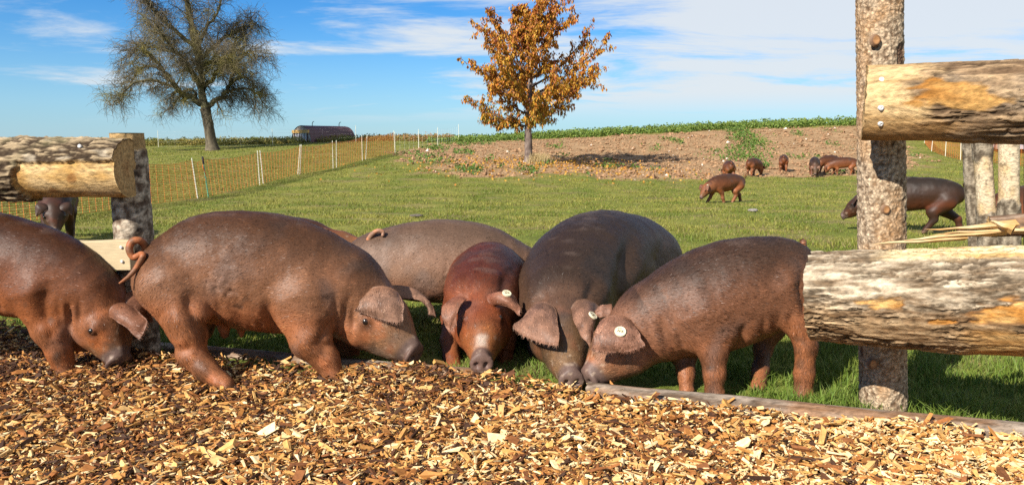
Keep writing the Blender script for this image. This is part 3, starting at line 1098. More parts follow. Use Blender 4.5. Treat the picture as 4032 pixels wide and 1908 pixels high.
class Field:
    """signed distance samples on a grid, grown by smooth unions of tapered limbs"""

    def __init__(s, lo, hi, h):
        s.h = h
        s.lo = np.asarray(lo, float)
        s.n = np.ceil((np.asarray(hi) - s.lo) / h).astype(int) + 1
        s.d = np.full(s.n, 0.5, np.float32)
        s.ax = [(s.lo[i] + np.arange(s.n[i]) * h).astype(np.float32) for i in range(3)]

    def block(s, lo, hi):
        a = np.clip(np.floor((np.asarray(lo) - s.lo) / s.h).astype(int), 0, s.n)
        b = np.clip(np.ceil((np.asarray(hi) - s.lo) / s.h).astype(int) + 1, 0, s.n)
        sl = tuple(slice(a[i], b[i]) for i in range(3))
        X = s.ax[0][sl[0]][:, None, None]
        Y = s.ax[1][sl[1]][None, :, None]
        Z = s.ax[2][sl[2]][None, None, :]
        return sl, X, Y, Z

    def join(s, sl, nd, k, cut=False):
        d = s.d[sl]
        if cut:
            nd = -nd
            h = np.maximum(k - np.abs(d - nd), 0) / k
            s.d[sl] = np.maximum(d, nd) + h * h * k * 0.25
        else:
            h = np.maximum(k - np.abs(d - nd), 0) / k
            s.d[sl] = np.minimum(d, nd) - h * h * k * 0.25

    def cone(s, a, b, ra, rb, k=0.03, lat=None, sq=1.0, cut=False):
        a, b = np.asarray(a, float), np.asarray(b, float)
        m = max(ra, rb) + k + 2 * s.h
        sl, X, Y, Z = s.block(np.minimum(a, b) - m, np.maximum(a, b) + m)
        if min(x.stop - x.start for x in sl) <= 0:
            return
        qx, qy, qz = X - np.float32(a[0]), Y - np.float32(a[1]), Z - np.float32(a[2])
        ba = b - a
        if lat is not None and sq != 1.0:
            dl = qx * np.float32(lat[0]) + qy * np.float32(lat[1]) + qz * np.float32(lat[2])
            e = np.float32(1 / sq - 1)
            qx, qy, qz = qx + dl * e * np.float32(lat[0]), qy + dl * e * np.float32(lat[1]), qz + dl * e * np.float32(lat[2])
            ba = ba + lat * (ba @ lat) * (1 / sq - 1)
        L2 = ba @ ba + 1e-9
        t = np.clip((qx * np.float32(ba[0]) + qy * np.float32(ba[1]) + qz * np.float32(ba[2])) / np.float32(L2), 0, 1)
        dx, dy, dz = qx - t * np.float32(ba[0]), qy - t * np.float32(ba[1]), qz - t * np.float32(ba[2])
        nd = np.sqrt(dx * dx + dy * dy + dz * dz) - (np.float32(ra) + t * np.float32(rb - ra))
        s.join(sl, nd.astype(np.float32), k, cut)

    def ball(s, c, r, k=0.02, axes=None, rad=None, cut=False):
        c = np.asarray(c, float)
        if rad is None:
            s.cone(c, c + 1e-5, r, r, k, cut=cut)
            return
        m = max(rad) + k + 2 * s.h
        sl, X, Y, Z = s.block(c - m, c + m)
        if min(x.stop - x.start for x in sl) <= 0:
            return
        q = [X - np.float32(c[0]), Y - np.float32(c[1]), Z - np.float32(c[2])]
        acc, acc2 = 0, 0
        for a, rr in zip(axes, rad):
            p = q[0] * np.float32(a[0]) + q[1] * np.float32(a[1]) + q[2] * np.float32(a[2])
            acc = acc + (p / np.float32(rr)) ** 2
            acc2 = acc2 + (p / np.float32(rr * rr)) ** 2
        k0 = np.sqrt(acc)
        nd = k0 * (k0 - 1) / np.maximum(np.sqrt(acc2), 1e-6)
        s.join(sl, nd.astype(np.float32), k, cut)

    def surface(s):
        d = s.d
        nx, ny, nz = d.shape
        ins = d < 0
        c = [d[a:nx - 1 + a, b:ny - 1 + b, e:nz - 1 + e] for a in (0, 1) for b in (0, 1) for e in (0, 1)]
        cnt = sum((x < 0).astype(np.int8) for x in c)
        act = (cnt > 0) & (cnt < 8)
        idx = np.stack(np.nonzero(act), -1)
        vals = np.stack([x[act] for x in c], -1)
        offs = np.array([(a, b, e) for a in (0, 1) for b in (0, 1) for e in (0, 1)], float)
        pos = np.zeros((len(idx), 3))
        num = np.zeros(len(idx))
        for i in range(8):
            for j in range(i + 1, 8):
                if np.abs(offs[i] - offs[j]).sum() != 1:
                    continue
                va, vb = vals[:, i], vals[:, j]
                cr = (va < 0) != (vb < 0)
                t = np.where(cr, va / np.where(np.abs(va - vb) < 1e-9, 1, va - vb), 0)
                pos += cr[:, None] * (offs[i] + t[:, None] * (offs[j] - offs[i]))
                num += cr
        V = s.lo + (idx + pos / num[:, None]) * s.h
        ids = np.full((nx - 1, ny - 1, nz - 1), -1, np.int64)
        ids[act] = np.arange(len(idx))
        quads = []
        for ax in range(3):
            a = [slice(None)] * 3
            b = [slice(None)] * 3
            a[ax] = slice(0, -1)
            b[ax] = slice(1, None)
            A_, B_ = ins[tuple(a)], ins[tuple(b)]
            ch = A_ != B_
            o1, o2 = [i for i in range(3) if i != ax]
            e = np.stack(np.nonzero(ch), -1)
            ok = (e[:, o1] > 0) & (e[:, o2] > 0) & (e[:, o1] < d.shape[o1] - 1) & (e[:, o2] < d.shape[o2] - 1)
            e = e[ok]
            q = []
            for p1, p2 in ((-1, -1), (0, -1), (0, 0), (-1, 0)):
                w = e.copy()
                w[:, o1] += p1
                w[:, o2] += p2
                q.append(ids[w[:, 0], w[:, 1], w[:, 2]])
            q = np.stack(q, -1)
            flip = A_[e[:, 0], e[:, 1], e[:, 2]]
            if ax == 1:
                flip = ~flip
            q = np.where(flip[:, None], q, q[:, ::-1])
            quads.append(q)
        return V, np.concatenate(quads)


def vnormals(V, Q):
    n = np.cross(V[Q[:, 2]] - V[Q[:, 0]], V[Q[:, 3]] - V[Q[:, 1]])
    N = np.zeros_like(V)
    for k in range(4):
        np.add.at(N, Q[:, k], n)
    return N / (np.linalg.norm(N, axis=1, keepdims=True) + 1e-12)


def crspline(P, sub):
    """Catmull-Rom through rows of P"""
    P = np.asarray(P, float)
    Q = np.concatenate([[2 * P[0] - P[1]], P, [2 * P[-1] - P[-2]]])
    out = []
    for i in range(len(P) - 1):
        p0, p1, p2, p3 = Q[i:i + 4]
        for t in np.linspace(0, 1, sub, endpoint=False):
            out.append(0.5 * ((2 * p1) + (-p0 + p2) * t + (2 * p0 - 5 * p1 + 4 * p2 - p3) * t * t + (-p0 + 3 * p1 - 3 * p2 + p3) * t ** 3))
    out.append(P[-1])
    return np.array(out)


def ear_sheet(rows, th, nu=13, nv=11):
    """a floppy ear: a curved sheet through 3x3 points with real thickness"""
    C = np.asarray(rows, float)

    def lag(t):
        return np.stack([(t - .5) * (t - 1) * 2, -4 * t * (t - 1), 2 * t * (t - .5)], -1)
    s, t = np.linspace(0, 1, nu), np.linspace(0, 1, nv)
    P = np.einsum('ia,jb,abc->ijc', lag(s), lag(t), C)
    for it in range(2):
        du = np.gradient(P, axis=0)
        dv = np.gradient(P, axis=1)
        N = np.cross(du, dv)
        N /= np.linalg.norm(N, axis=2, keepdims=True) + 1e-9
        if it == 0:
            edge = np.abs(t * 2 - 1)[None, :] ** 3
            rip = pnoise(np.stack([np.broadcast_to(s[:, None] * 3.1, (nu, nv)), np.broadcast_to(t[None] * 2.3, (nu, nv)), np.full((nu, nv), C[0, 0, 0] * 7)], -1).reshape(-1, 3)).reshape(nu, nv)
            P = P + N * (th * (1.1 * rip * s[:, None] + .5 * edge * s[:, None]))[..., None]
            out = P - P[:, nv // 2:nv // 2 + 1]
            P = P + out * (.10 * rip * s[:, None])[..., None]
    tt = np.abs(t * 2 - 1)
    prof = np.sqrt(np.clip(1 - tt ** 4, 0.02, 1))[None, :] * np.sqrt(np.clip(1 - s ** 5, 0.02, 1))[:, None]
    w = th * 0.5 * prof * (1.35 - 0.5 * s)[:, None]
    wob = 0.10 * th * pnoise(P.reshape(-1, 3) * 60).reshape(nu, nv)
    A = P + N * (w + wob)[..., None]
    B = P - N * w[..., None]
    V = np.concatenate([A.reshape(-1, 3), B.reshape(-1, 3)])
    f = grid_faces(nu, nv)
    n = nu * nv
    quads = [f, f[:, ::-1] + n]
    border = ([(i, 0) for i in range(nu - 1)] + [(nu - 1, j) for j in range(nv - 1)] +
              [(i, nv - 1) for i in range(nu - 1, 0, -1)] + [(0, j) for j in range(nv - 1, 0, -1)])
    b = np.array([i * nv + j for i, j in border])
    b2 = np.roll(b, -1)
    quads.append(np.stack([b2, b, b + n, b2 + n], -1))
    return V, np.concatenate(quads), P, N


COATS = {
    # back, side, low flank, legs, ear, muzzle
    'russet': dict(back=(0.0494, 0.0181, 0.0077), side=(0.1148, 0.0381, 0.0142), low=(0.2436, 0.0771, 0.0251), leg=(0.1575, 0.0567, 0.0221), ear=(0.1680, 0.0741, 0.0432), muz=(0.1404, 0.0665, 0.0304)),
    'greybrown': dict(back=(0.0609, 0.0250, 0.0104), side=(0.1568, 0.0702, 0.0347), low=(0.2735, 0.0919, 0.0350), leg=(0.1782, 0.0667, 0.0270), ear=(0.2048, 0.1121, 0.0736), muz=(0.1810, 0.0983, 0.0502)),
    'red': dict(back=(0.0663, 0.0149, 0.0056), side=(0.1203, 0.0280, 0.0094), low=(0.2192, 0.0567, 0.0174), leg=(0.1680, 0.0546, 0.0199), ear=(0.1943, 0.0855, 0.0504), muz=(0.2192, 0.0770, 0.0239)),
    'dark': dict(back=(0.0255, 0.0136, 0.0079), side=(0.0534, 0.0279, 0.0153), low=(0.1123, 0.0451, 0.0212), leg=(0.1265, 0.0451, 0.0209), ear=(0.1943, 0.0997, 0.0624), muz=(0.1134, 0.0621, 0.0285)),
    'brown': dict(back=(0.0414, 0.0201, 0.0115), side=(0.1196, 0.0517, 0.0270), low=(0.2585, 0.0990, 0.0440), leg=(0.1925, 0.0704, 0.0286), ear=(0.1995, 0.0978, 0.0624), muz=(0.1265, 0.0713, 0.0379)),
    'grey': dict(back=(0.0960, 0.0559, 0.0360), side=(0.2014, 0.1161, 0.0763), low=(0.3410, 0.1418, 0.0715), leg=(0.0998, 0.0399, 0.0221), ear=(0.1575, 0.0836, 0.0544), muz=(0.1104, 0.0629, 0.0371)),
    'black': dict(back=(0.0162, 0.0095, 0.0057), side=(0.0296, 0.0130, 0.0066), low=(0.0835, 0.0238, 0.0092), leg=(0.0370, 0.0150, 0.0080), ear=(0.0473, 0.0233, 0.0144), muz=(0.0476, 0.0216, 0.0115)),
}


def auto_ear(S, f, u, l, s, rs):
    Rc = S + u * .66 * rs + l * s * .55 * rs - f * .12 * rs
    D1 = l * s * .62 + u * .22 + f * .35
    D2 = f * .75 + l * s * .45 - u * .35
    wv = unit(np.cross(l * s * .6 + f * .6, u))
    mid = Rc + D1 * .75 * rs
    tip = mid + D2 * .8 * rs
    bow = u * .12 * rs
    return [[Rc - wv * .42 * rs, Rc + bow, Rc + wv * .42 * rs],
            [mid - wv * .52 * rs, mid + bow, mid + wv * .52 * rs],
            [tip - wv * .12 * rs, tip + f * .06 * rs, tip + wv * .12 * rs]]


def pig_mesh(torso, head, legs, ears, tail, lat, squash, coat, vox, seed=0, teats=None, wrinkle=1.0, fwd=None, grooves=(), eyepos=(.42, .66, .38), blaze=0, leg_slim=.94):
    """one continuous body; joints are (pos, radius). Returns mesh data and anchors."""
    C = COATS[coat]
    S, rs = head[0]
    T, rn = head[1]
    allp = [j for j in torso] + [head[0], head[1]] + [j for L in legs for j in L]
    lo = np.min([np.asarray(p) - r for p, r in allp], 0) - 0.06
    hi = np.max([np.asarray(p) + r for p, r in allp], 0) + 0.06
    fd = Field(lo, hi, vox)
    lat = unit(lat)
    tp = np.array([list(p) + [r] for p, r in torso])
    sp = crspline(tp, 5)
    for i in range(len(sp) - 1):
        fd.cone(sp[i, :3], sp[i + 1, :3], sp[i, 3], sp[i + 1, 3], 0.02, lat, squash)
    # neck to skull
    f = unit(T - S)
    hl = np.linalg.norm(T - S)
    u = np.array([0, 0, 1.0]) if len(head) < 3 else unit(head[2])
    u = unit(u - f * (u @ f))
    l = np.cross(u, f)
    fd.cone(sp[-1, :3], S, sp[-1, 3], rs * 0.95, 0.05, lat, min(1, squash + .08))
    prof = [(0, .96 * rs, .02), (.35, .88 * rs, .02), (.58, max(.73 * rs, 1.2 * rn), -.02), (.82, max(.51 * rs, 1.10 * rn), -.02), (1.0, 1.04 * rn, 0)]
    for (t0, q0, o0), (t1, q1, o1) in zip(prof[:-1], prof[1:]):
        fd.cone(S + f * t0 * hl + u * o0 * rs, S + f * t1 * hl + u * o1 * rs, q0, q1, 0.03, l, 0.90)
    for s in (-1, 1):
        fd.ball(S + f * .18 * hl + l * s * .42 * rs - u * .30 * rs, rs * .62, 0.05)       # cheek
        fd.ball(S + f * (eyepos[0] - .12) * hl + l * s * (eyepos[1] - .16) * rs + u * (eyepos[2] + .12) * rs, rs * .27, 0.03)      # brow
        fd.ball(S + f * (eyepos[0] + .11) * hl + l * s * (eyepos[1] - .06) * rs + u * (eyepos[2] - .12) * rs, rs * .17, 0.014)       # pouch under the eye
    fd.cone(S + f * .30 * hl - u * .50 * rs, T - f * .20 * hl - u * .62 * rn, rs * .44, rn * .55, 0.03)   # lower jaw
    # mouth line
    for s in (-1, 1):
        fd.cone(S + f * .52 * hl + l * s * .62 * rs * .8 - u * .38 * rs, T - f * .10 * hl + l * s * .85 * rn - u * .55 * rn, .006, .006, 0.012, cut=True)
    # nose disc and nostrils
    nf = unit(f + 0.25 * u)
    nu_ = unit(u - nf * (u @ nf))
    fd.ball(T + f * .80 * rn, 1, 0.010, (nf, nu_, l), (rn * .34, rn * 1.06, rn * 1.17))
    fd.ball(T + f * .10 * rn + u * .72 * rn, rn * .42, 0.025)
    for s in (-1, 1):
        fd.ball(T + f * 1.12 * rn + l * s * .42 * rn + u * .05 * rn, 1, 0.008, (nf, nu_, l), (rn * .42, rn * .32, rn * .24), cut=True)
        ep = S + f * eyepos[0] * hl + l * s * (eyepos[1] + .06) * rs + u * eyepos[2] * rs
        fd.ball(ep + u * .13 * rs + l * s * .02 * rs, rs * .10, 0.012)
    if fwd is None:
        fwd = unit(np.asarray(torso[-1][0]) - torso[0][0])
    fwd = unit(fwd * np.array([1, 1, 0]))
    for L in legs:
        lp = np.array([list(p) + [r] for p, r in L])
        lp[2:, 3] *= leg_slim
        lp[1, 3] *= .5 + .5 * leg_slim
        for i in range(len(lp) - 1):
            k = 0.038 if i == 0 else 0.022
            fd.cone(lp[i, :3], lp[i + 1, :3], lp[i, 3], lp[i + 1, 3], k, lat, 0.82 if i == 0 else 1.0)
        ft, fr_ = lp[-1, :3], lp[-1, 3]
        side = np.cross(fwd, [0, 0, 1.0])
        for s in (-1, 1):
            fd.cone(ft + side * s * fr_ * .45 + fwd * .1 * fr_, ft + side * s * fr_ * .52 + fwd * .75 * fr_ - [0, 0, fr_ * .75], fr_ * .55, fr_ * .42, 0.010)
            fd.ball(ft + side * s * fr_ * .5 - fwd * .8 * fr_ + [0, 0, fr_ * .25], fr_ * .32, 0.012)
    if teats:
        for p, r in teats:
            fd.cone(p, np.asarray(p) - [0, 0, r * 1.6], r, r * .5, 0.012)
    V, Q = fd.surface()
    N = vnormals(V, Q)

    # nearest bone for colour and hair direction
    bones = []
    for i in range(len(sp) - 1):
        bones.append((sp[i, :3], sp[i, 3], unit(sp[i, :3] - sp[i + 1, :3]), 0))
    for t in np.linspace(0.0, 1, 6):
        bones.append((S + (T - S) * t, rs * (1 - t) * .9 + rn * t, -f, 1 if t < .6 else 2))
    for L in legs:
        for i in range(1, len(L) - 1):
            for t in (0.3, 0.65, 1.0):
                p = np.asarray(L[i][0]) * (1 - t) + np.asarray(L[i + 1][0]) * t
                bones.append((p, L[i][1] * (1 - t) + L[i + 1][1] * t, unit(np.asarray(L[i + 1][0]) - L[i][0]), 3))
    bp = np.array([b[0] for b in bones])
    br = np.array([b[1] for b in bones])
    bd = np.array([b[2] for b in bones])
    bt = np.array([b[3] for b in bones])

    def classify(V):
        out = np.empty(len(V), int)
        W = np.empty((len(V), 4))
        for i in range(0, len(V), 8000):
            s = slice(i, i + 8000)
            d = np.linalg.norm(V[s, None, :] - bp[None], axis=2) - br[None]
            out[s] = np.argmin(d, 1)
            e = np.stack([d[:, bt == k].min(1) for k in range(4)], -1)
            e = e + .03 * np.stack([pnoise(V[s] * 9 + 3), pnoise(V[s] * 9 + 23), np.zeros(len(e)), pnoise(V[s] * 9 + 43)], -1)
            w = np.exp(-(e - e.min(1, keepdims=True)) / 0.022)
            W[s] = w / w.sum(1, keepdims=True)
        return out, W
    nb, W = classify(V)
    flow = bd[nb] + np.array([0, 0, -0.45]) * (bt[nb] == 0)[:, None]
    flow -= N * (flow * N).sum(1, keepdims=True)
    flow /= np.linalg.norm(flow, axis=1, keepdims=True) + 1e-9

    # gentle unevenness and skin folds
    q = V + seed * 3.1
    disp = 0.013 * fbm(q * 4.5, 4, .5) * (1 - .75 * W[:, 2] - .3 * W[:, 1])
    fold = np.abs(pnoise(q * np.array([30, 30, 6]) + 2 * pnoise(q * 8)[:, None]))
    fmask = sstep(0.05, 0.4, fbm(q * 2.6 + 5, 2)) * W[:, 0] * sstep(0.6, -0.2, N[:, 2])
    disp -= 0.0062 * wrinkle * fmask * sstep(0.2, 0.0, fold)
    for G, wid, depth, *axis in grooves:
        G = np.array(G)
        pj = unit(axis[0]) if axis else lat
        best = np.full(len(V), 9.0)
        wid, depth = wid * 1.25, depth * 1.0
        fade = np.zeros(len(V))
        tot = len(G) - 1
        for gi, (a_, b_) in enumerate(zip(G[:-1], G[1:])):
            ab = b_ - a_
            ab = ab - pj * (ab @ pj)
            va = V - a_
            va = va - (va @ pj)[:, None] * pj
            t = np.clip(va @ ab / (ab @ ab), 0, 1)
            dd = np.linalg.norm(va - t[:, None] * ab, axis=1)
            pos = (gi + t) / tot
            fade = np.where(dd < best, sstep(0, .35, pos) * sstep(1.02, .8, pos), fade)
            best = np.minimum(best, dd)
        depth = depth * fade
        disp -= depth * np.exp(-(best / wid) ** 2)
        disp += 0.35 * depth * np.exp(-((best - 2.2 * wid) / (1.3 * wid)) ** 2)
    V = V + N * disp[:, None]
    N = vnormals(V, Q)

    # coat colour
    # relative height on the trunk
    dsp = np.linalg.norm(V[:, None, :] - sp[None, ::3, :3], axis=2)
    k = np.argmin(dsp - sp[None, ::3, 3], 1)
    relz = (V[:, 2] - sp[::3, 2][k]) / sp[::3, 3][k]
    n1 = fbm(q * 5 + 3, 3)
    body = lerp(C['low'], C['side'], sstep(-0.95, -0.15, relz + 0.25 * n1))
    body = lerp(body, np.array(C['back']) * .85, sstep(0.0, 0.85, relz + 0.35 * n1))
    n2 = fbm(q * 9 + 13, 3)
    headc = lerp(C['side'], C['low'], sstep(-0.1, 0.35, n2 - 0.25 * ((V - S) @ u) / rs))
    muzc = lerp(C['muz'], C['low'], sstep(0.0, 0.5, n2))
    legc = lerp(C['leg'], C['low'], sstep(0.0, 0.5, n2))
    legc = lerp(legc, C['back'], .65 * sstep(.05, .4, fbm(q * 7 + 61, 3)))
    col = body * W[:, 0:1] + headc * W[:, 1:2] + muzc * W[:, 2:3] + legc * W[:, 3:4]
    nose = sstep(-.35 * rn, .15 * rn, (V - T) @ f) * sstep(2.2 * rn, 1.6 * rn, np.linalg.norm(V - T, axis=1))
    col = lerp(col, (0.095, 0.062, 0.052), nose * .9)
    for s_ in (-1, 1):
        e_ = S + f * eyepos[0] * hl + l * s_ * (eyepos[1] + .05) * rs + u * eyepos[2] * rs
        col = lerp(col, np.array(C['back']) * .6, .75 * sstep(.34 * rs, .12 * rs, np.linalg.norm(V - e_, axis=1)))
    if blaze:
        bz = sstep(.30 * rs, .05 * rs, np.abs((V - S) @ l) + .25 * rs * n2) * sstep(.72 * hl, .8 * hl, (V - S) @ f) * sstep(1.02 * hl, .92 * hl, (V - S) @ f) * sstep(.1 * rs, .3 * rs, (V - S) @ u)
        col = lerp(col, (0.40, 0.31, 0.24), blaze * bz)
    speck = sstep(0.25, 0.5, fbm(q * 38, 2)) * sstep(4 * rn, 1.5 * rn, np.linalg.norm(V - T, axis=1))
    col = lerp(col, (0.36, 0.27, 0.19), 0.45 * speck)
    # trotters: dirty pale horn
    for L in legs:
        p, r = np.asarray(L[-1][0]), L[-1][1]
        hoof = sstep(2.0 * r, 1.2 * r, np.linalg.norm(V - p, axis=1)) * sstep(p[2] + .2 * r, p[2] - .3 * r, V[:, 2])
        col = lerp(col, (0.16, 0.10, 0.065), hoof * .8)
    grey = sstep(0.08, 0.4, fbm(q * np.array([4, 4, 4]) + 41, 3))
    lum = col.mean(1, keepdims=True)
    col = col * (1 - 0.35 * grey[:, None]) + 0.35 * grey[:, None] * (lum * np.array([1.12, 0.98, 0.92]))
    col *= (1 + 0.22 * n1)[:, None]
    # dust and mud rubbed into the coat, and a paler line along the spine
    dust = sstep(0.18, 0.5, fbm(q * np.array([11, 11, 8]) + 91, 4))
    col = col * (1 + .16 * dust)[:, None]
    # thin-haired pink skin on the neck behind the ears and round the throat
    pk = sstep(2.3 * rs, .7 * rs, np.linalg.norm(V - (S - f * .95 * rs), axis=1)) * sstep(-.35, .35, fbm(q * 6 + 77, 3)) * sstep(1.0, .3, relz)
    col = lerp(col, np.array(C['low']) * np.array([1.05, 1.30, 1.7]), .55 * pk)
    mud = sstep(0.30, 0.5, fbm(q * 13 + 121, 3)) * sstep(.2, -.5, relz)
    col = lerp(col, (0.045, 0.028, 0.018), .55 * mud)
    ridge_ = sstep(.93, 1.0, relz) * W[:, 0] * sstep(-.2, .3, fbm(q * 12 + 7, 2))
    col = lerp(col, (0.14, 0.10, 0.08), .2 * ridge_)

    bag = Bag()
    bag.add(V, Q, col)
    earinfo = []
    hx = [(V, Q, N, flow, col)]
    for rows in ears:
        th = rs * 0.11
        if isinstance(rows, (int, float)):
            rows = auto_ear(S, f, u, l, rows, rs)
        nn = (13, 11) if vox < .02 else (6, 5)
        EV, EQ, EP, EN = ear_sheet(rows, th, *nn)
        n = fbm(EV * 22 + seed, 3)
        ec = lerp(C['ear'], np.array(C['ear']) * .55, sstep(-.2, .4, n))
        ec = lerp(ec, C['side'], .6 * np.tile(np.repeat(sstep(.45, 0, np.linspace(0, 1, nn[0])), nn[1]), 2))
        bag.add(EV, EQ, ec)
        EVN = vnormals(EV, EQ)
        fl_ = np.tile(np.gradient(EP, axis=0).reshape(-1, 3), (2, 1))
        fl_ = unit_rows(fl_ - EVN * (fl_ * EVN).sum(1, keepdims=True))
        hx.append((EV, EQ, EVN, fl_, ec))
        earinfo.append((EP, EN))
    if tail is not None:
        tpnt = crspline(np.array([list(p) + [r] for p, r in tail]), 8)
        TV, TQ = tubes(tpnt[None, :, :3], tpnt[None, :, 3], 9)
        bag.add(TV, TQ, lerp(C['side'], C['low'], sstep(-.3, .3, pnoise(TV * 30))))
    eyes = []
    for s in (-1, 1):
        e0 = S + f * eyepos[0] * hl + l * s * eyepos[1] * rs + u * eyepos[2] * rs
        dr_ = unit(l * s * .85 + u * .45 - f * .05)
        rel = V - e0
        al = rel @ dr_
        off = np.linalg.norm(rel - al[:, None] * dr_, axis=1)
        cand = np.where((off < max(.07 * rs, 1.3 * vox)) & (al < rs), al, -9)
        i = int(np.argmax(cand))
        eyes.append((V[i], dr_))
    o_, qs = 0, []
    for h_ in hx:
        qs.append(h_[1] + o_)
        o_ += len(h_[0])
    H = [np.concatenate([h_[i] for h_ in hx]) for i in (0, 2, 3, 4)]
    nose = np.concatenate([nose, np.zeros(o_ - len(V))])
    return bag, dict(V=H[0], Q=np.concatenate(qs), N=H[1], flow=H[2], col=H[3], eyes=eyes, ears=earinfo, rs=rs, nose=nose, S=S)


def hair_mesh(A, n, seed, length=0.016):
    r = np.random.default_rng(seed)
    V, Q, N, fl, col = A['V'], A['Q'], A['N'], A['flow'], A['col']
    ar = np.linalg.norm(np.cross(V[Q[:, 2]] - V[Q[:, 0]], V[Q[:, 3]] - V[Q[:, 1]]), axis=1)
    # seen from anywhere: spread evenly over the whole skin
    q = r.choice(len(Q), n, p=ar / ar.sum())
    w = r.dirichlet((1, 1, 1, 1), n)
    ix = Q[q]
    P = (V[ix] * w[..., None]).sum(1)
    nn = (N[ix] * w[..., None]).sum(1)
    ff = (fl[ix] * w[..., None]).sum(1)
    cc = (col[ix] * w[..., None]).sum(1)
    bare = (A['nose'][ix] * w).sum(1)
    keep = bare < 0.3
    P, nn, ff, cc = P[keep], nn[keep], ff[keep], cc[keep]
    n = len(P)
    nn /= np.linalg.norm(nn, axis=1, keepdims=True) + 1e-9
    # hairs lie in locks: streaks of lighter and darker coat along the flow
    rel = P - A['S']
    f0 = unit_rows(ff)
    b0 = np.cross(nn, f0)
    lock = pnoise(np.stack([(rel * b0).sum(1) * 62, (rel * f0).sum(1) * 13, rel[:, 2] * 9], -1)) + .6 * pnoise(np.stack([(rel * b0).sum(1) * 120, (rel * f0).sum(1) * 24, rel[:, 2] * 9], -1))
    ff = ff + r.normal(0, 0.16, ff.shape) + 0.35 * np.stack([pnoise(P * 9), pnoise(P * 9 + 40), pnoise(P * 9 + 80)], -1)
    ff -= nn * (ff * nn).sum(1, keepdims=True)
    ff /= np.linalg.norm(ff, axis=1, keepdims=True) + 1e-9
    bb = np.cross(nn, ff)
    tw = r.normal(0, 0.2, n)[:, None]
    bb = bb * np.cos(tw) + nn * np.sin(tw)
    L = length * r.uniform(0.55, 1.35, n)[:, None]
    el = r.uniform(0.04, 0.26, n)[:, None]
    wd = 0.0008 * r.uniform(0.7, 1.3, n)[:, None]
    root = P - nn * 0.001
    tip = P + ff * L * np.cos(el) + nn * L * np.sin(el)
    VV = np.stack([root + bb * wd, root - bb * wd, tip], 1).reshape(-1, 3)
    FF = np.arange(n * 3).reshape(-1, 3)
    k = np.clip(r.lognormal(0.14, 0.38, n), 0.6, 2.4)[:, None]
    hc = np.clip(cc * k * np.clip(1 + .75 * lock, .45, 2.0)[:, None], 0, .5)
    sil = (r.uniform(size=n) < .06)[:, None]
    hc = np.where(sil, hc * .55 + np.array([.085, .068, .056]) * (.4 + .6 * cc.sum(1, keepdims=True) / .25), hc)
    hn = unit_rows(nn + ff * r.normal(0, .22, n)[:, None] + bb * r.normal(0, .22, n)[:, None])
    return VV, FF, np.repeat(hc, 3, 0), np.repeat(hn, 3, 0)


def eyeball(parent, p, n, r):
    u_, v_ = np.meshgrid(np.linspace(0, math.pi, 9), np.linspace(0, 2 * math.pi, 12, endpoint=False), indexing='ij')
    V = np.stack([np.sin(u_) * np.cos(v_), np.sin(u_) * np.sin(v_), np.cos(u_)], -1).reshape(-1, 3) * r
    me = mesh_np('eye', V, grid_faces(9, 12, True), None, True, M['eye'])
    o = obj('eye', me, parent)
    o.location = Vector(p - n * r * 0.80) - parent.location


def ear_tag(parent, p, n, r):
    """a round numbered plastic tag standing proud of the ear"""
    n = Vector(n).normalized()
    k = 20
    th = np.arange(k) * 2 * math.pi / k
    ring = np.stack([np.cos(th), np.sin(th), np.zeros(k)], -1)
    V = np.concatenate([ring * r + [0, 0, -.012], ring * r + [0, 0, .002], ring * r * .92 + [0, 0, .0035], ring * r * .86 + [0, 0, .0028], [[0, 0, .0028]]])
    f = [grid_faces(4, k, True), np.array([[3 * k + i, 3 * k + (i + 1) % k, 4 * k] for i in range(k)])]
    o = obj('ear_tag', mesh_np('ear_tag', V, f, None, False, M['tag']), parent)
    o.matrix_local = Matrix.Translation(Vector(p) - parent.location) @ n.to_track_quat('Z', 'Y').to_matrix().to_4x4()
    o['label'] = 'round cream plastic ear tag'
    b = Bag()
    strokes = [(-.55, -.1, -.25, .25), (-.25, .25, -.2, -.2), (-.2, -.2, .1, .2), (.15, -.3, .5, .15), (.15, .15, .5, -.3), (-.1, .55, .25, .5), (-.4, .5, -.2, .6)]
    for x0, y0, x1, y1 in strokes:
        a = np.array([x0, y0]) * r
        c = np.array([x1, y1]) * r
        d = c - a
        nn = np.array([-d[1], d[0]]) / np.linalg.norm(d) * r * .06
        b.add(np.array([[*(a - nn), .0036], [*(c - nn), .0036], [*(c + nn), .0036], [*(a + nn), .0036]]), np.array([[0, 1, 2, 3]]))
    pr = obj('printed_number', b.mesh('printed_number', M['tag_print']), o)


def finish_pig(name, label, group, data, hairs=0, seed=0, tags=(), hair_len=.016, eye=True):
    bag, A = data
    allv = np.concatenate(bag.v)
    base = np.array([allv[:, 0].mean(), allv[:, 1].mean(), allv[:, 2].min()])
    bag.v = [v - base for v in bag.v]
    o = obj(name, bag.mesh(name, M['pig'], True))
    o.location = base
    tag(o, label, 'pig', group)
    if eye:
        for p, n in A['eyes']:
            eyeball(o, p, n, A['rs'] * .12)
    for (ei, si, ti, sgn, r) in tags:
        EP, EN = A['ears'][ei]
        i, j = int(round(si * (EP.shape[0] - 1))), int(round(ti * (EP.shape[1] - 1)))
        n = EN[i, j] if EN[i, j] @ (EP[i, j] - [0, 0, EYE]) < 0 else -EN[i, j]
        ear_tag(o, EP[i, j] + n * A['rs'] * .075, n, r)
    if hairs:
        HV, HF, HC, HN = hair_mesh(A, hairs, seed, hair_len)
        hm = mesh_np('coat_hair', HV - base, HF, HC, True, M['coat'])
        hm.normals_split_custom_set_from_vertices(HN.tolist())
        h = obj('coat_hair', hm, o)
        h['kind'] = 'stuff'
    return o


def J(*js):
    return [joint(j) for j in js]


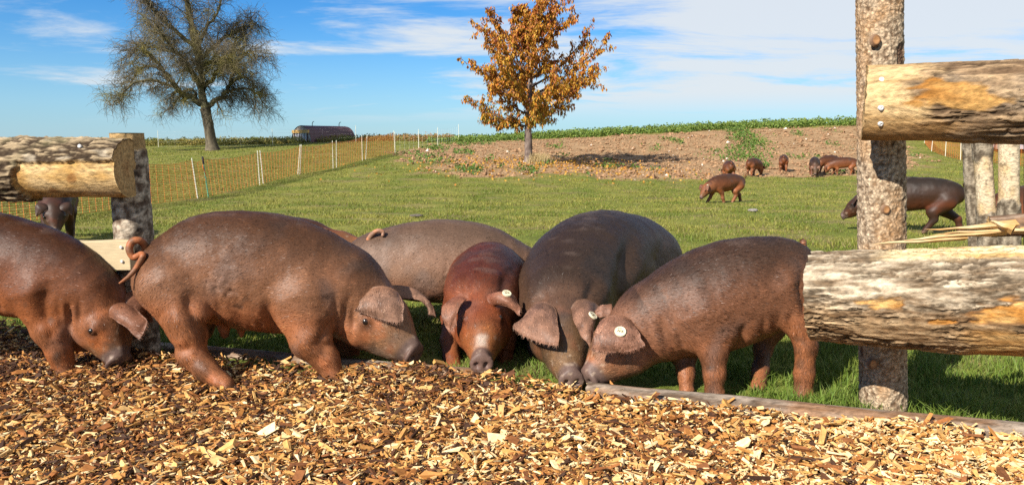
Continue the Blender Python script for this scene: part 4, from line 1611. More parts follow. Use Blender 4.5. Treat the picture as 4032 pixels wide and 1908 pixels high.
def E(rows):
    return [[at(*p) for p in r] for r in rows]


def fan(a, b, c, d, Y, n, wid, depth):
    """n skin folds running from line a-b to line c-d"""
    out = []
    for i in range(n):
        t = (i + .5) / n
        p0 = (a[0] + (b[0] - a[0]) * t, a[1] + (b[1] - a[1]) * t)
        p1 = (c[0] + (d[0] - c[0]) * t, c[1] + (d[1] - c[1]) * t)
        mid = ((p0[0] + p1[0]) / 2 + 8 * math.sin(i * 2.3), (p0[1] + p1[1]) / 2)
        k = .75 + .5 * ((i * 7) % 5) / 5
        out.append(([at(*p0, Y), at(*mid, Y), at(*p1, Y)], wid, depth * k))
    return out


GF = 'pigs rooting along the edge of the wood chips'
VOX = 0.0085


def build_near_pigs():
    X = np.array([1.0, 0, 0])
    # 1: pig cut by the left edge
    d = pig_mesh(
        torso=J((-560, 1045, 3.5, 165), (-430, 1020, 3.5, 205), (-230, 1018, 3.48, 215), (-20, 1035, 3.47, 195), (150, 1075, 3.46, 180), (262, 1110, 3.45, 152), (345, 1160, 3.45, 122)),
        head=[joint((402, 1240, 3.45, 110)), joint((456, 1392, 3.38, 46))], eyepos=(.50, .66, .42),
        legs=[J((165, 1150, 3.375, 128), (203, 1300, 3.36, 72), (232, 1385, 3.35, 50), (256, 1450, 3.35, 42)),
              J((230, 1180, 3.55, 100), (270, 1300, 3.60, 58), (290, 1380, 3.62, 42), (300, 1430, 3.62, 36)),
              J((-490, 1130, 3.40, 130), (-440, 1270, 3.36, 80), (-485, 1370, 3.35, 48), (-455, 1455, 3.35, 40)),
              J((-470, 1130, 3.60, 125), (-400, 1260, 3.64, 75), (-440, 1350, 3.65, 45), (-420, 1420, 3.65, 38))],
        ears=[E([[(434, 1248, 3.33), (450, 1206, 3.34), (500, 1197, 3.38)], [(470, 1270, 3.28), (500, 1245, 3.285), (548, 1228, 3.33)], [(553, 1332, 3.27), (568, 1302, 3.28), (578, 1272, 3.30)]]), 1],
        tail=None, lat=(0.02, 1, 0), squash=.84, coat='russet', vox=VOX, seed=1,
        grooves=[([at(62, 1060, 3.46), at(70, 1140, 3.46), at(62, 1215, 3.46)], .02, .016), ([at(290, 1060, 3.46), at(270, 1170, 3.46), at(275, 1250, 3.46)], .022, .014), ([at(-380, 1060, 3.46), at(-330, 1180, 3.46), at(-340, 1240, 3.46)], .02, .014)]
        + fan((300, 1130), (390, 1140), (300, 1270), (370, 1310), 3.45, 4, .010, .008) + fan((80, 1240), (270, 1240), (140, 1320), (270, 1330), 3.36, 2, .012, .006))
    finish_pig('pig', 'rusty brown pig cut by the left picture edge, snout buried in the chips', GF, d, 52000, 1)

    # 2: the large pig
    d = pig_mesh(
        torso=J((655, 1110, 3.36, 118), (705, 1090, 3.37, 160), (840, 1052, 3.41, 203), (980, 1064, 3.44, 229), (1120, 1086, 3.47, 222), (1245, 1116, 3.49, 200), (1350, 1150, 3.50, 172)),
        head=[joint((1442, 1212, 3.50, 134)), joint((1602, 1370, 3.40, 50))], eyepos=(.36, .70, .14),
        legs=[J((672, 1128, 3.25, 124), (735, 1262, 3.22, 92), (752, 1385, 3.20, 56), (812, 1455, 3.17, 46), (888, 1512, 3.14, 40)),
              J((690, 1150, 3.50, 112), (770, 1270, 3.53, 76), (745, 1360, 3.55, 45), (745, 1425, 3.55, 38)),
              J((1195, 1185, 3.335, 135), (1222, 1335, 3.30, 82), (1282, 1412, 3.29, 54), (1314, 1474, 3.28, 42)),
              J((1300, 1240, 3.60, 105), (1352, 1340, 3.64, 62), (1368, 1405, 3.64, 46), (1372, 1440, 3.64, 40))],
        ears=[E([[(1440, 1150, 3.40), (1508, 1134, 3.40), (1572, 1160, 3.42)], [(1416, 1190, 3.335), (1500, 1190, 3.325), (1590, 1208, 3.35)], [(1402, 1220, 3.325), (1495, 1256, 3.31), (1582, 1262, 3.33)]]),
              E([[(1545, 1122, 3.62), (1552, 1150, 3.60), (1560, 1178, 3.57)], [(1655, 1150, 3.64), (1658, 1166, 3.62), (1650, 1182, 3.60)], [(1720, 1244, 3.60), (1706, 1242, 3.59), (1690, 1232, 3.58)]])],
        tail=J((600, 1000, 3.36, 24), (575, 985, 3.33, 17), (566, 958, 3.31, 15), (545, 946, 3.29, 15), (520, 952, 3.28, 15), (509, 982, 3.27, 14), (526, 1012, 3.27, 13), (556, 1000, 3.26, 12), (562, 1010, 3.24, 12), (540, 1050, 3.24, 11), (510, 1085, 3.23, 9), (470, 1115, 3.23, 4)),
        lat=(-0.12, 1, 0), squash=.84, coat='greybrown', vox=VOX, seed=2, wrinkle=1.7,
        grooves=[([at(790, 1090, 3.4), at(812, 1165, 3.4), at(845, 1225, 3.4), at(905, 1290, 3.4)], .020, .020),
                 ([at(1098, 1120, 3.46), at(1092, 1200, 3.46), at(1104, 1290, 3.46)], .018, .013),
                 ([at(1330, 1330, 3.5), at(1290, 1290, 3.5), at(1330, 1200, 3.5)], .022, .012),
                 ([at(1385, 1100, 3.5), at(1395, 1180, 3.5), at(1400, 1270, 3.5)], .016, .009),
                 ([at(700, 1330, 3.3), at(745, 1345, 3.3), at(800, 1330, 3.3)], .014, .008)]
        + fan((842, 1020), (985, 1060), (872, 1210), (1010, 1255), 3.42, 6, .012, .0045) + fan((1010, 1220), (1090, 1210), (1015, 1290), (1090, 1295), 3.46, 4, .009, .006)
        + fan((1330, 1080), (1420, 1150), (1330, 1290), (1400, 1330), 3.5, 4, .010, .006),
        teats=[joint((885, 1275, 3.42, 26)), joint((950, 1285, 3.42, 22))])
    finish_pig('pig', 'largest pig, grey-brown side view with curly tail beside the short post', GF, d, 85000, 2)

    # 3: the grey back behind
    d = pig_mesh(
        torso=J((1430, 1060, 4.25, 95), (1480, 1045, 4.25, 124), (1600, 1032, 4.27, 144), (1740, 1028, 4.3, 158), (1880, 1035, 4.34, 152), (1985, 1065, 4.38, 128), (2060, 1095, 4.4, 105)),
        head=[joint((2130, 1150, 4.42, 88)), joint((2215, 1235, 4.40, 36))],
        legs=[J((1460, 1110, 4.15, 85), (1500, 1180, 4.13, 60), (1475, 1230, 4.12, 36), (1490, 1278, 4.12, 30)),
              J((1470, 1110, 4.38, 85), (1520, 1180, 4.4, 60), (1500, 1220, 4.42, 36), (1510, 1255, 4.42, 30)),
              J((1950, 1130, 4.25, 80), (1945, 1190, 4.22, 48), (1950, 1240, 4.22, 34), (1955, 1268, 4.22, 30)),
              J((1960, 1130, 4.45, 80), (1965, 1190, 4.48, 48), (1965, 1230, 4.48, 34), (1970, 1246, 4.48, 30))],
        ears=[-1, 1],
        tail=J((1440, 985, 4.20, 18), (1452, 945, 4.18, 12), (1466, 922, 4.17, 10), (1488, 908, 4.16, 9), (1508, 914, 4.16, 8), (1506, 930, 4.15, 6)),
        lat=(-0.06, 1, 0), squash=.86, coat='grey', vox=0.011, seed=3, wrinkle=1.3)
    finish_pig('pig', 'grey-backed pig standing across behind the small red-brown pig', GF, d, 40000, 3)

    # 4: small red-brown pig facing the camera
    d = pig_mesh(
        torso=J((1942, 1090, 4.50, 100), (1940, 1092, 4.40, 122), (1932, 1098, 4.20, 138), (1918, 1115, 4.0, 150), (1906, 1160, 3.80, 150), (1900, 1200, 3.66, 128)),
        head=[joint((1903, 1262, 3.53, 102)), joint((1897, 1412, 3.24, 42)), (0, -.8, .6)], eyepos=(.36, .56, .52),
        legs=[J((1800, 1250, 3.72, 80), (1772, 1340, 3.62, 42), (1778, 1410, 3.54, 34), (1796, 1460, 3.46, 30)),
              J((2000, 1250, 3.74, 80), (1990, 1340, 3.66, 42), (1985, 1405, 3.58, 34), (1976, 1455, 3.50, 29)),
              J((1860, 1160, 4.40, 90), (1850, 1210, 4.38, 55), (1850, 1235, 4.42, 34), (1850, 1250, 4.40, 30)),
              J((2010, 1160, 4.42, 90), (2010, 1210, 4.40, 55), (2010, 1232, 4.44, 34), (2008, 1246, 4.42, 30))],
        ears=[E([[(1770, 1192, 3.50), (1800, 1170, 3.49), (1840, 1176, 3.47)], [(1738, 1220, 3.42), (1775, 1222, 3.40), (1808, 1214, 3.40)], [(1756, 1276, 3.38), (1770, 1305, 3.37), (1788, 1278, 3.38)]]),
              E([[(1918, 1160, 3.48), (1928, 1184, 3.45), (1950, 1204, 3.45)], [(1985, 1148, 3.44), (1985, 1172, 3.40), (1990, 1206, 3.40)], [(2034, 1170, 3.46), (2042, 1204, 3.42), (2050, 1238, 3.38)]])],
        tail=None, lat=(1, 0, 0), squash=1.0, coat='red', vox=VOX, seed=4, blaze=.8, fwd=np.array([0, -1.0, 0]), wrinkle=1.2,
        grooves=[([at(1850, 1030, 3.8), at(1845, 1090, 3.8), at(1858, 1160, 3.8)], .022, .012, (0, 1, 0)), ([at(1990, 1040, 3.8), at(1985, 1100, 3.8), at(1965, 1160, 3.8)], .022, .012, (0, 1, 0))])
    finish_pig('pig', 'small red-brown pig facing the camera with a tag in one ear', GF, d, 45000, 4, tags=[(1, .55, .25, -1, .021)])

    # 5: large dark pig facing the camera
    d = pig_mesh(
        torso=J((2535, 1050, 4.75, 130), (2510, 1050, 4.62, 182), (2430, 1058, 4.40, 218), (2355, 1070, 4.18, 234), (2285, 1108, 3.95, 232), (2240, 1152, 3.74, 200), (2220, 1200, 3.58, 160)),
        head=[joint((2212, 1285, 3.40, 122)), joint((2246, 1476, 3.08, 46)), (0.05, -.8, .6)],
        legs=[J((2140, 1260, 3.82, 100), (2124, 1370, 3.72, 48), (2122, 1430, 3.60, 36), (2130, 1475, 3.46, 30)),
              J((2330, 1260, 3.86, 100), (2345, 1370, 3.78, 48), (2350, 1420, 3.70, 36), (2350, 1450, 3.60, 30)),
              J((2420, 1130, 4.55, 110), (2400, 1200, 4.50, 62), (2410, 1230, 4.56, 36), (2410, 1242, 4.52, 32)),
              J((2600, 1120, 4.62, 110), (2625, 1195, 4.55, 62), (2630, 1225, 4.60, 36), (2630, 1238, 4.56, 32))],
        ears=[E([[(2092, 1212, 3.42), (2140, 1194, 3.36), (2190, 1222, 3.29)], [(2055, 1252, 3.30), (2118, 1254, 3.20), (2196, 1296, 3.15)], [(2024, 1297, 3.22), (2100, 1338, 3.12), (2194, 1366, 3.07)]]),
              E([[(2250, 1230, 3.29), (2285, 1184, 3.32), (2356, 1204, 3.36)], [(2272, 1290, 3.17), (2306, 1268, 3.17), (2342, 1262, 3.22)], [(2314, 1354, 3.09), (2325, 1362, 3.09), (2333, 1350, 3.10)]])],
        tail=None, lat=unit(np.array([0.9, -.35, 0])), squash=.97, coat='dark', vox=VOX, seed=5, fwd=np.array([-.2, -1.0, 0]), wrinkle=1.4,
        grooves=[([at(2490, 880, 4.1), at(2450, 980, 4.1), at(2428, 1090, 4.1), at(2440, 1210, 4.1)], .028, .022, (.1, 1, 0)),
                 ([at(2575, 920, 4.4), at(2600, 1030, 4.4), at(2590, 1150, 4.4)], .028, .018, (.15, 1, 0)),
                 ([at(2110, 1090, 3.7), at(2150, 1150, 3.7), at(2170, 1200, 3.7)], .022, .012, (0, 1, 0)),
                 ([at(2330, 1060, 3.7), at(2300, 1120, 3.7), at(2280, 1190, 3.7)], .022, .012, (0, 1, 0))])
    finish_pig('pig', 'big dark brown pig facing the camera, snout on the chips', GF, d, 80000, 5, tags=[(1, .38, .80, -1, .021)])

    # 6: the right pig facing left
    d = pig_mesh(
        torso=J((3120, 1085, 3.14, 88), (3080, 1070, 3.14, 128), (2990, 1126, 3.13, 184), (2885, 1155, 3.13, 204), (2775, 1188, 3.13, 197), (2680, 1222, 3.13, 176), (2560, 1275, 3.13, 146)),
        head=[joint((2470, 1338, 3.13, 116)), joint((2346, 1466, 3.06, 47))],
        legs=[J((3075, 1145, 3.05, 118), (3145, 1262, 3.02, 70), (3174, 1362, 3.0, 52), (3166, 1470, 3.0, 43), (3160, 1548, 3.0, 39)),
              J((3050, 1150, 3.24, 105), (3030, 1290, 3.26, 66), (3004, 1370, 3.25, 42), (2994, 1450, 3.2, 37), (2984, 1525, 3.12, 34)),
              J((2775, 1250, 3.03, 128), (2806, 1385, 3.0, 60), (2812, 1470, 2.98, 48), (2812, 1548, 2.98, 41)),
              J((2700, 1290, 3.22, 100), (2692, 1385, 3.2, 55), (2700, 1470, 3.14, 40), (2702, 1536, 3.08, 34))],
        ears=[E([[(2362, 1268, 3.02), (2430, 1246, 3.02), (2496, 1275, 3.02)], [(2345, 1315, 2.955), (2425, 1308, 2.935), (2514, 1315, 2.955)], [(2338, 1372, 2.95), (2440, 1388, 2.92), (2527, 1356, 2.94)]]),
              E([[(2410, 1196, 3.26), (2412, 1218, 3.24), (2412, 1245, 3.22)], [(2370, 1205, 3.28), (2368, 1226, 3.26), (2370, 1248, 3.25)], [(2346, 1226, 3.28), (2340, 1241, 3.27), (2348, 1258, 3.26)]])],
        tail=J((3140, 1005, 3.14, 20), (3158, 975, 3.14, 16), (3162, 955, 3.14, 14), (3156, 943, 3.14, 9)),
        lat=(0.0, 1, 0), squash=.84, coat='brown', vox=VOX, seed=6, leg_slim=.84,
        grooves=[([at(3112, 1020, 3.13), at(3100, 1120, 3.13), at(3120, 1230, 3.13)], .018, .013), ([at(2868, 1230, 3.13), at(2880, 1290, 3.13), at(2890, 1350, 3.13)], .016, .014),
                 ([at(2560, 1200, 3.13), at(2590, 1280, 3.13), at(2640, 1360, 3.13), at(2720, 1400, 3.13)], .02, .010)]
        + fan((2500, 1210), (2610, 1180), (2560, 1390), (2680, 1340), 3.13, 4, .011, .007) + fan((2930, 1200), (3060, 1160), (2960, 1330), (3080, 1270), 3.13, 4, .011, .006))
    finish_pig('pig', 'brown pig at the thick log facing left, large round tag in its ear', GF, d, 70000, 6, tags=[(0, .52, .62, -1, .0225)])

    # 7: mostly hidden dark pig behind the large one
    d = pig_mesh(
        torso=J((830, 1010, 5.1, 85), (900, 990, 5.1, 110), (1030, 975, 5.1, 126), (1130, 978, 5.1, 122), (1215, 984, 5.1, 112)),
        head=[joint((1290, 985, 5.1, 82)), joint((1430, 985, 5.08, 42)), (0, 0, 1)],
        legs=[J((870, 1060, 5.0, 70), (900, 1120, 4.98, 48), (880, 1180, 4.97, 30), (890, 1215, 4.97, 26)),
              J((880, 1060, 5.2, 70), (905, 1120, 5.22, 48), (890, 1170, 5.23, 30), (900, 1202, 5.23, 26)),
              J((1190, 1080, 5.0, 65), (1185, 1130, 4.98, 40), (1190, 1180, 4.97, 29), (1195, 1215, 4.97, 26)),
              J((1195, 1080, 5.2, 65), (1200, 1130, 5.22, 40), (1200, 1170, 5.23, 29), (1205, 1202, 5.23, 26))],
        ears=[-1, E([[(1255, 940, 4.99), (1275, 930, 4.99), (1295, 935, 4.99)], [(1262, 915, 4.96), (1277, 910, 4.96), (1293, 915, 4.96)], [(1270, 905, 4.94), (1280, 904, 4.94), (1290, 908, 4.94)]])],
        tail=None, lat=(0, 1, 0), squash=.84, coat='russet', vox=0.014, seed=7)
    finish_pig('pig', 'mostly hidden dark pig whose back shows between the large pig and the grey one', GF, d, 12000, 7)


build_near_pigs()


def far_variant(pose):
    t = [((-.47, 0, .50), .10), ((-.40, 0, .51), .15), ((-.22, 0, .52), .185), ((0, 0, .50), .21), ((.20, 0, .48), .205), ((.34, 0, .455), .18), ((.47, 0, .41), .145)]
    if pose == 'root':
        h = [((.585, 0, .31), .115), ((.69, 0, .10), .045)]
    elif pose == 'walk':
        h = [((.60, 0, .37), .118), ((.80, 0, .20), .046)]
    else:
        h = [((.59, 0, .37), .118), ((.73, 0, .17), .046)]
    legs = []
    for s in (-1, 1):
        dx = 0.07 * s if pose != 'root' else 0.03 * s
        legs.append([((-.36, s * .09, .42), .125), ((-.29 + dx, s * .10, .29), .08), ((-.38 + dx * 2, s * .105, .19), .046), ((-.35 + dx * 3, s * .105, .045), .038)])
        legs.append([((.28, s * .09, .37), .10), ((.27 - dx, s * .105, .25), .056), ((.28 - dx * 1.5, s * .105, .14), .04), ((.30 - dx * 2.4, s * .105, .04), .036)])
    toA = lambda L: [(np.array(p, float), r) for p, r in L]
    tl = [((-.50, 0, .58), .018), ((-.56, 0, .57), .014), ((-.60, .02, .62), .012), ((-.58, .04, .66), .012), ((-.54, .03, .64), .010), ((-.55, 0, .60), .006)]
    return toA(t), toA(h), [toA(L) for L in legs], toA(tl)


def build_far_pigs():
    proto = {}
    for key, pose, coat in (('a', 'root', 'russet'), ('b', 'run', 'russet'), ('c', 'root', 'dark'), ('d', 'walk', 'black'), ('e', 'run', 'black')):
        t, h, L, tl = far_variant(pose)
        proto[key] = pig_mesh(t, h, L, [-1, 1], tl, (0, 1, 0), .86, coat, 0.015, seed=9 + ord(key))
    meshes = {}

    def place(key, u, v, yaw, scale, label, group, tagged=False, hit=None, Y=None):
        bag, A = proto[key]
        if key not in meshes:
            meshes[key] = bag.mesh('pig', M['pig'], True)
        o = obj('pig', meshes[key])
        if Y is not None:
            p = at(u, 900, Y)
            p[2] = gz(p[0], p[1])
        else:
            p = ground_hit(u, v)
        o.location = p
        o.rotation_euler = (0, 0, math.radians(yaw))
        o.scale = (scale,) * 3
        tag(o, label, 'pig', group)
        for q, n in A['eyes']:
            e = obj('eye', EYEM, o)
            e.location = q - n * .004
        if tagged:
            EP, EN = A['ears'][0]
            EP1, EN1 = A['ears'][1]
            k = tagged
            EPx, ENx = (EP, EN) if k == 1 else (EP1, EN1)
            n = ENx[3, 2]
            n = n if n[2] > 0 else -n
            e = obj('ear_tag', TAGM, o)
            e.matrix_local = Matrix.Translation(Vector(EPx[3, 2] + n * .010)) @ Vector(n).to_track_quat('Z', 'Y').to_matrix().to_4x4()
            e['label'] = 'round pale ear tag'
        return o

    u_, v_ = np.meshgrid(np.linspace(0, math.pi, 5), np.linspace(0, 2 * math.pi, 8, endpoint=False), indexing='ij')
    EYEM = mesh_np('eye', np.stack([np.sin(u_) * np.cos(v_), np.sin(u_) * np.sin(v_), np.cos(u_)], -1).reshape(-1, 3) * .014, grid_faces(5, 8, True), None, True, M['eye'])
    th = np.arange(12) * 2 * math.pi / 12
    ring = np.stack([np.cos(th), np.sin(th), np.zeros(12)], -1)
    TAGM = mesh_np('ear_tag', np.concatenate([ring * .026 + [0, 0, -.004], ring * .026 + [0, 0, .003], [[0, 0, .005]]]),
                   [grid_faces(2, 12, True), np.array([[12 + i, 12 + (i + 1) % 12, 24] for i in range(12)])], None, False, M['tag'])
    G = 'pigs grazing and rooting further back'
    place('b', 2856, 799, 205, 0.78, 'reddish pig trotting on the grass in front of the rooting group', G, tagged=2)
    place('a', 2868, 709, 85, 0.80, 'pig on the soil half hidden behind the trotting reddish pig', G)
    place('a', 2968, 694, 48, 0.80, 'pig rooting in soil, second from the trotting pig, tail towards camera', G)
    place('a', 3083, 677, 73, 0.80, 'pig on the brown soil seen straight from behind, apart from the others', G)
    place('c', 3205, 692, 252, 0.84, 'dark pig on the soil facing the camera, head between two brown pigs', G)
    place('a', 3262, 680, 205, 0.80, 'brown pig partly hidden behind the dark pig facing the camera', G)
    place('a', 3318, 690, 170, 0.80, 'brown pig on soil in side view facing left beside the tall post', G, tagged=2)
    place('e', 236, 1000, 297, 0.96, 'dark pig facing the camera on the grass beneath the half log rail', 'pigs standing on the grass behind the fence', Y=8.4)
    place('d', 3590, 900, 156, 0.90, 'black pig walking on the grass behind the tall post', 'pigs standing on the grass behind the fence', Y=8.9)
    place('b', 4100, 900, 10, 0.92, 'reddish pig behind the peeled posts at the right picture edge', 'pigs standing on the grass behind the fence', Y=6.9)


build_far_pigs()


# ------------------------------------------------------------------ trees
def branch_path(r, p, d, length, K, wander, grav, up=0.0):
    pts = [np.array(p, float)]
    d = unit(d)
    st = length / (K - 1)
    for i in range(K - 1):
        d = d + r.normal(0, wander, 3)
        d[2] += (up - grav * (i / (K - 1)))
        d = unit(d)
        pts.append(pts[-1] + d * st)
    return np.array(pts)


def build_bare_tree():
    r = np.random.default_rng(77)
    base = ground_hit(838, 592)
    base[2] -= 0.06
    k = base[1] / F                      # metres per photograph pixel at the tree
    root = empty('bare_tree', base)
    tag(root, 'large bare tree with drooping twigs on the left slope', 'tree')

    def loc(u, v, dy=0.0):
        return np.array([(u - 838) * k, dy, (592 - v) * k])
    trunk = np.array([loc(838, 596), loc(834, 560), loc(828, 510), loc(822, 460), loc(816, 425)])
    tr = np.array([27, 22, 20, 19, 20]) * k
    tr[0] *= 1.25
    tp = crspline(np.column_stack([trunk, tr]), 6)
    V, f = tubes(tp[None, :, :3], tp[None, :, 3], 14)
    V += 0.02 * pnoise(V * 5)[:, None]
    c = lerp((0.055, 0.045, 0.032), (0.13, 0.108, 0.072), sstep(-.3, .4, fbm(V * np.array([6, 6, 1.5]), 3)))
    obj('trunk', mesh_np('trunk', V, f, c, True, M['trunk']), root)

    limbs = [
        ([loc(816, 425), loc(808, 370), loc(800, 310, .2), (loc(790, 240, .3)), loc(775, 150, .2), loc(762, 60, .1), loc(755, -60)], 17, 4),
        ([loc(810, 410), loc(770, 385, -.3), loc(728, 350, -.6), loc(700, 300, -.9), loc(672, 250, -1.1), loc(630, 215, -1.2)], 13, 3),
        ([loc(806, 360), loc(768, 300, .5), loc(725, 260, .9), (loc(690, 215, 1.2)), loc(640, 160, 1.4), loc(600, 115, 1.5), loc(560, 80, 1.6)], 11, 3),
        ([loc(822, 425), loc(845, 400, .2), loc(870, 372, .5), loc(892, 335, .8), loc(898, 290, 1.0), loc(900, 255, 1.2)], 12, 4),
        ([loc(806, 330), loc(822, 270, -.4), loc(822, 200, -.7), loc(812, 110, -.9), loc(805, 10, -1.0), loc(800, -60, -1)], 11, 3),
        ([loc(815, 275), loc(845, 262, -.6), loc(880, 262, -1.1), loc(920, 255, -1.5), loc(965, 262, -1.8)], 8, 2),
        ([loc(800, 240), loc(845, 190, .5), loc(895, 140, .9), loc(940, 105, 1.3), loc(975, 95, 1.5)], 9, 2.5),
        ([loc(785, 190), loc(730, 130, -.6), loc(680, 80, -1.0), loc(640, 20, -1.3), loc(600, -20, -1.4)], 9, 2.5),
        ([loc(808, 340), loc(800, 290, -1.0), loc(780, 240, -1.8), loc(760, 190, -2.5), loc(745, 140, -3.1)], 9, 2.5),
        ([loc(812, 350), loc(830, 290, 1.1), loc(850, 230, 2.0), loc(860, 170, 2.7), loc(865, 120, 3.2)], 9, 2.5),
        ([loc(740, 360, -.5), loc(680, 330, -.9), loc(610, 330, -1.2), loc(565, 365, -1.4), loc(535, 420, -1.5)], 7, 2),
        ([loc(715, 310, -.8), loc(640, 270, -.2), loc(575, 265, .3), loc(520, 300, .7), loc(492, 360, .9)], 7, 2),
        ([loc(780, 390, .2), loc(740, 350, 1.0), loc(690, 340, 1.8), loc(640, 370, 2.3), loc(600, 420, 2.5)], 6, 2),
        ([loc(893, 335, .8), loc(940, 305, .6), loc(990, 315, .3), loc(1005, 360, .1), loc(1012, 405, 0)], 7, 2),
        ([loc(880, 360, .6), loc(920, 345, 1.3), loc(965, 355, 1.9), loc(995, 400, 2.2)], 5, 2),
        ([loc(900, 260, 1.1), loc(950, 215, .9), loc(985, 205, .7), loc(1010, 235, .6)], 6, 2),
        ([loc(700, 215, 1.1), loc(620, 190, .8), loc(560, 195, .5), loc(515, 230, .3)], 6, 2),
        ([loc(810, 170), loc(850, 90, .3), loc(880, 20, .6), loc(900, -40, .7)], 7, 2),
    ]
    segP, segR = [], []
    nodes = []
    for pts, r0, r1 in limbs:
        pts = np.array(pts)
        q = crspline(np.column_stack([pts, np.linspace(r0, r1, len(pts)) * k]), 5)
        q[1:-1, :3] += r.normal(0, .045, (len(q) - 2, 3))
        # resample to a fixed count
        t = np.linspace(0, len(q) - 1, 22)
        q = np.stack([np.interp(t, np.arange(len(q)), q[:, a]) for a in range(4)], -1)
        segP.append(q[:, :3])
        segR.append(q[:, 3])
        for i in range(5, 22, 1 if r0 > 7.5 else 2):
            nodes.append((q[i, :3], unit(q[i, :3] - q[i - 1, :3]), q[i, 3], i / 21))
    V, f = tubes(np.array(segP), np.array(segR), 8)
    c = lerp((0.055, 0.05, 0.03), (0.15, 0.135, 0.07), sstep(-.3, .4, fbm(V * 3, 3)))
    obj('limbs', mesh_np('limbs', V, f, c, True, M['trunk']), root)

    # boughs, branches and drooping twigs
    P2, R2, P3, R3, P4, R4 = [], [], [], [], [], []
    cen = loc(760, 230)
    for p, d, rad, t in nodes:
        for _ in range(2):
            out = unit(p - cen + np.array([0, 0, .3]))
            dd = unit(r.normal(0, .75, 3) + out * .8 + d * .5)
            b = branch_path(r, p, dd, r.uniform(.45, 1.05), 8, .16, .10, .03)
            P2.append(b)
            R2.append(np.linspace(max(.014, rad * .4), .010, 8))
    P2 = [b for b in P2]
    for b in P2:
        for i in range(2, 8):
            for _ in range(1 + (i % 2)):
                dd = unit(r.normal(0, .7, 3) + (b[i] - b[i - 1]) * 4)
                w = branch_path(r, b[i], dd, r.uniform(.35, .8), 6, .2, .34)
                P3.append(w)
                R3.append(np.linspace(.010, .005, 6))
    for w in P3:
        for i in (1, 2, 3, 4, 5):
            for _ in range(1 if i < 5 else 2):
                dd = unit(r.normal(0, .8, 3) + (w[i] - w[i - 1]) * 5 + np.array([0, 0, -.15]))
                P4.append(branch_path(r, w[i], dd, r.uniform(.25, .62), 4, .28, .5))
                R4.append(np.array([.005, .0045, .0038, .0022]))
    bag = Bag()
    for PP, RR, s in ((P2, R2, 5), (P3, R3, 3), (P4, R4, 3)):
        V, f = tubes(np.array(PP), np.array(RR), s)
        moss = sstep(-.1, .5, fbm(V * .9 + 20, 3))
        bag.add(V, f, lerp((0.13, 0.105, 0.065), (0.185, 0.16, 0.04), moss))
    o = obj('crown', bag.mesh('crown', M['twig']), root)
    o['label'] = 'dense drooping leafless twigs'
    return base


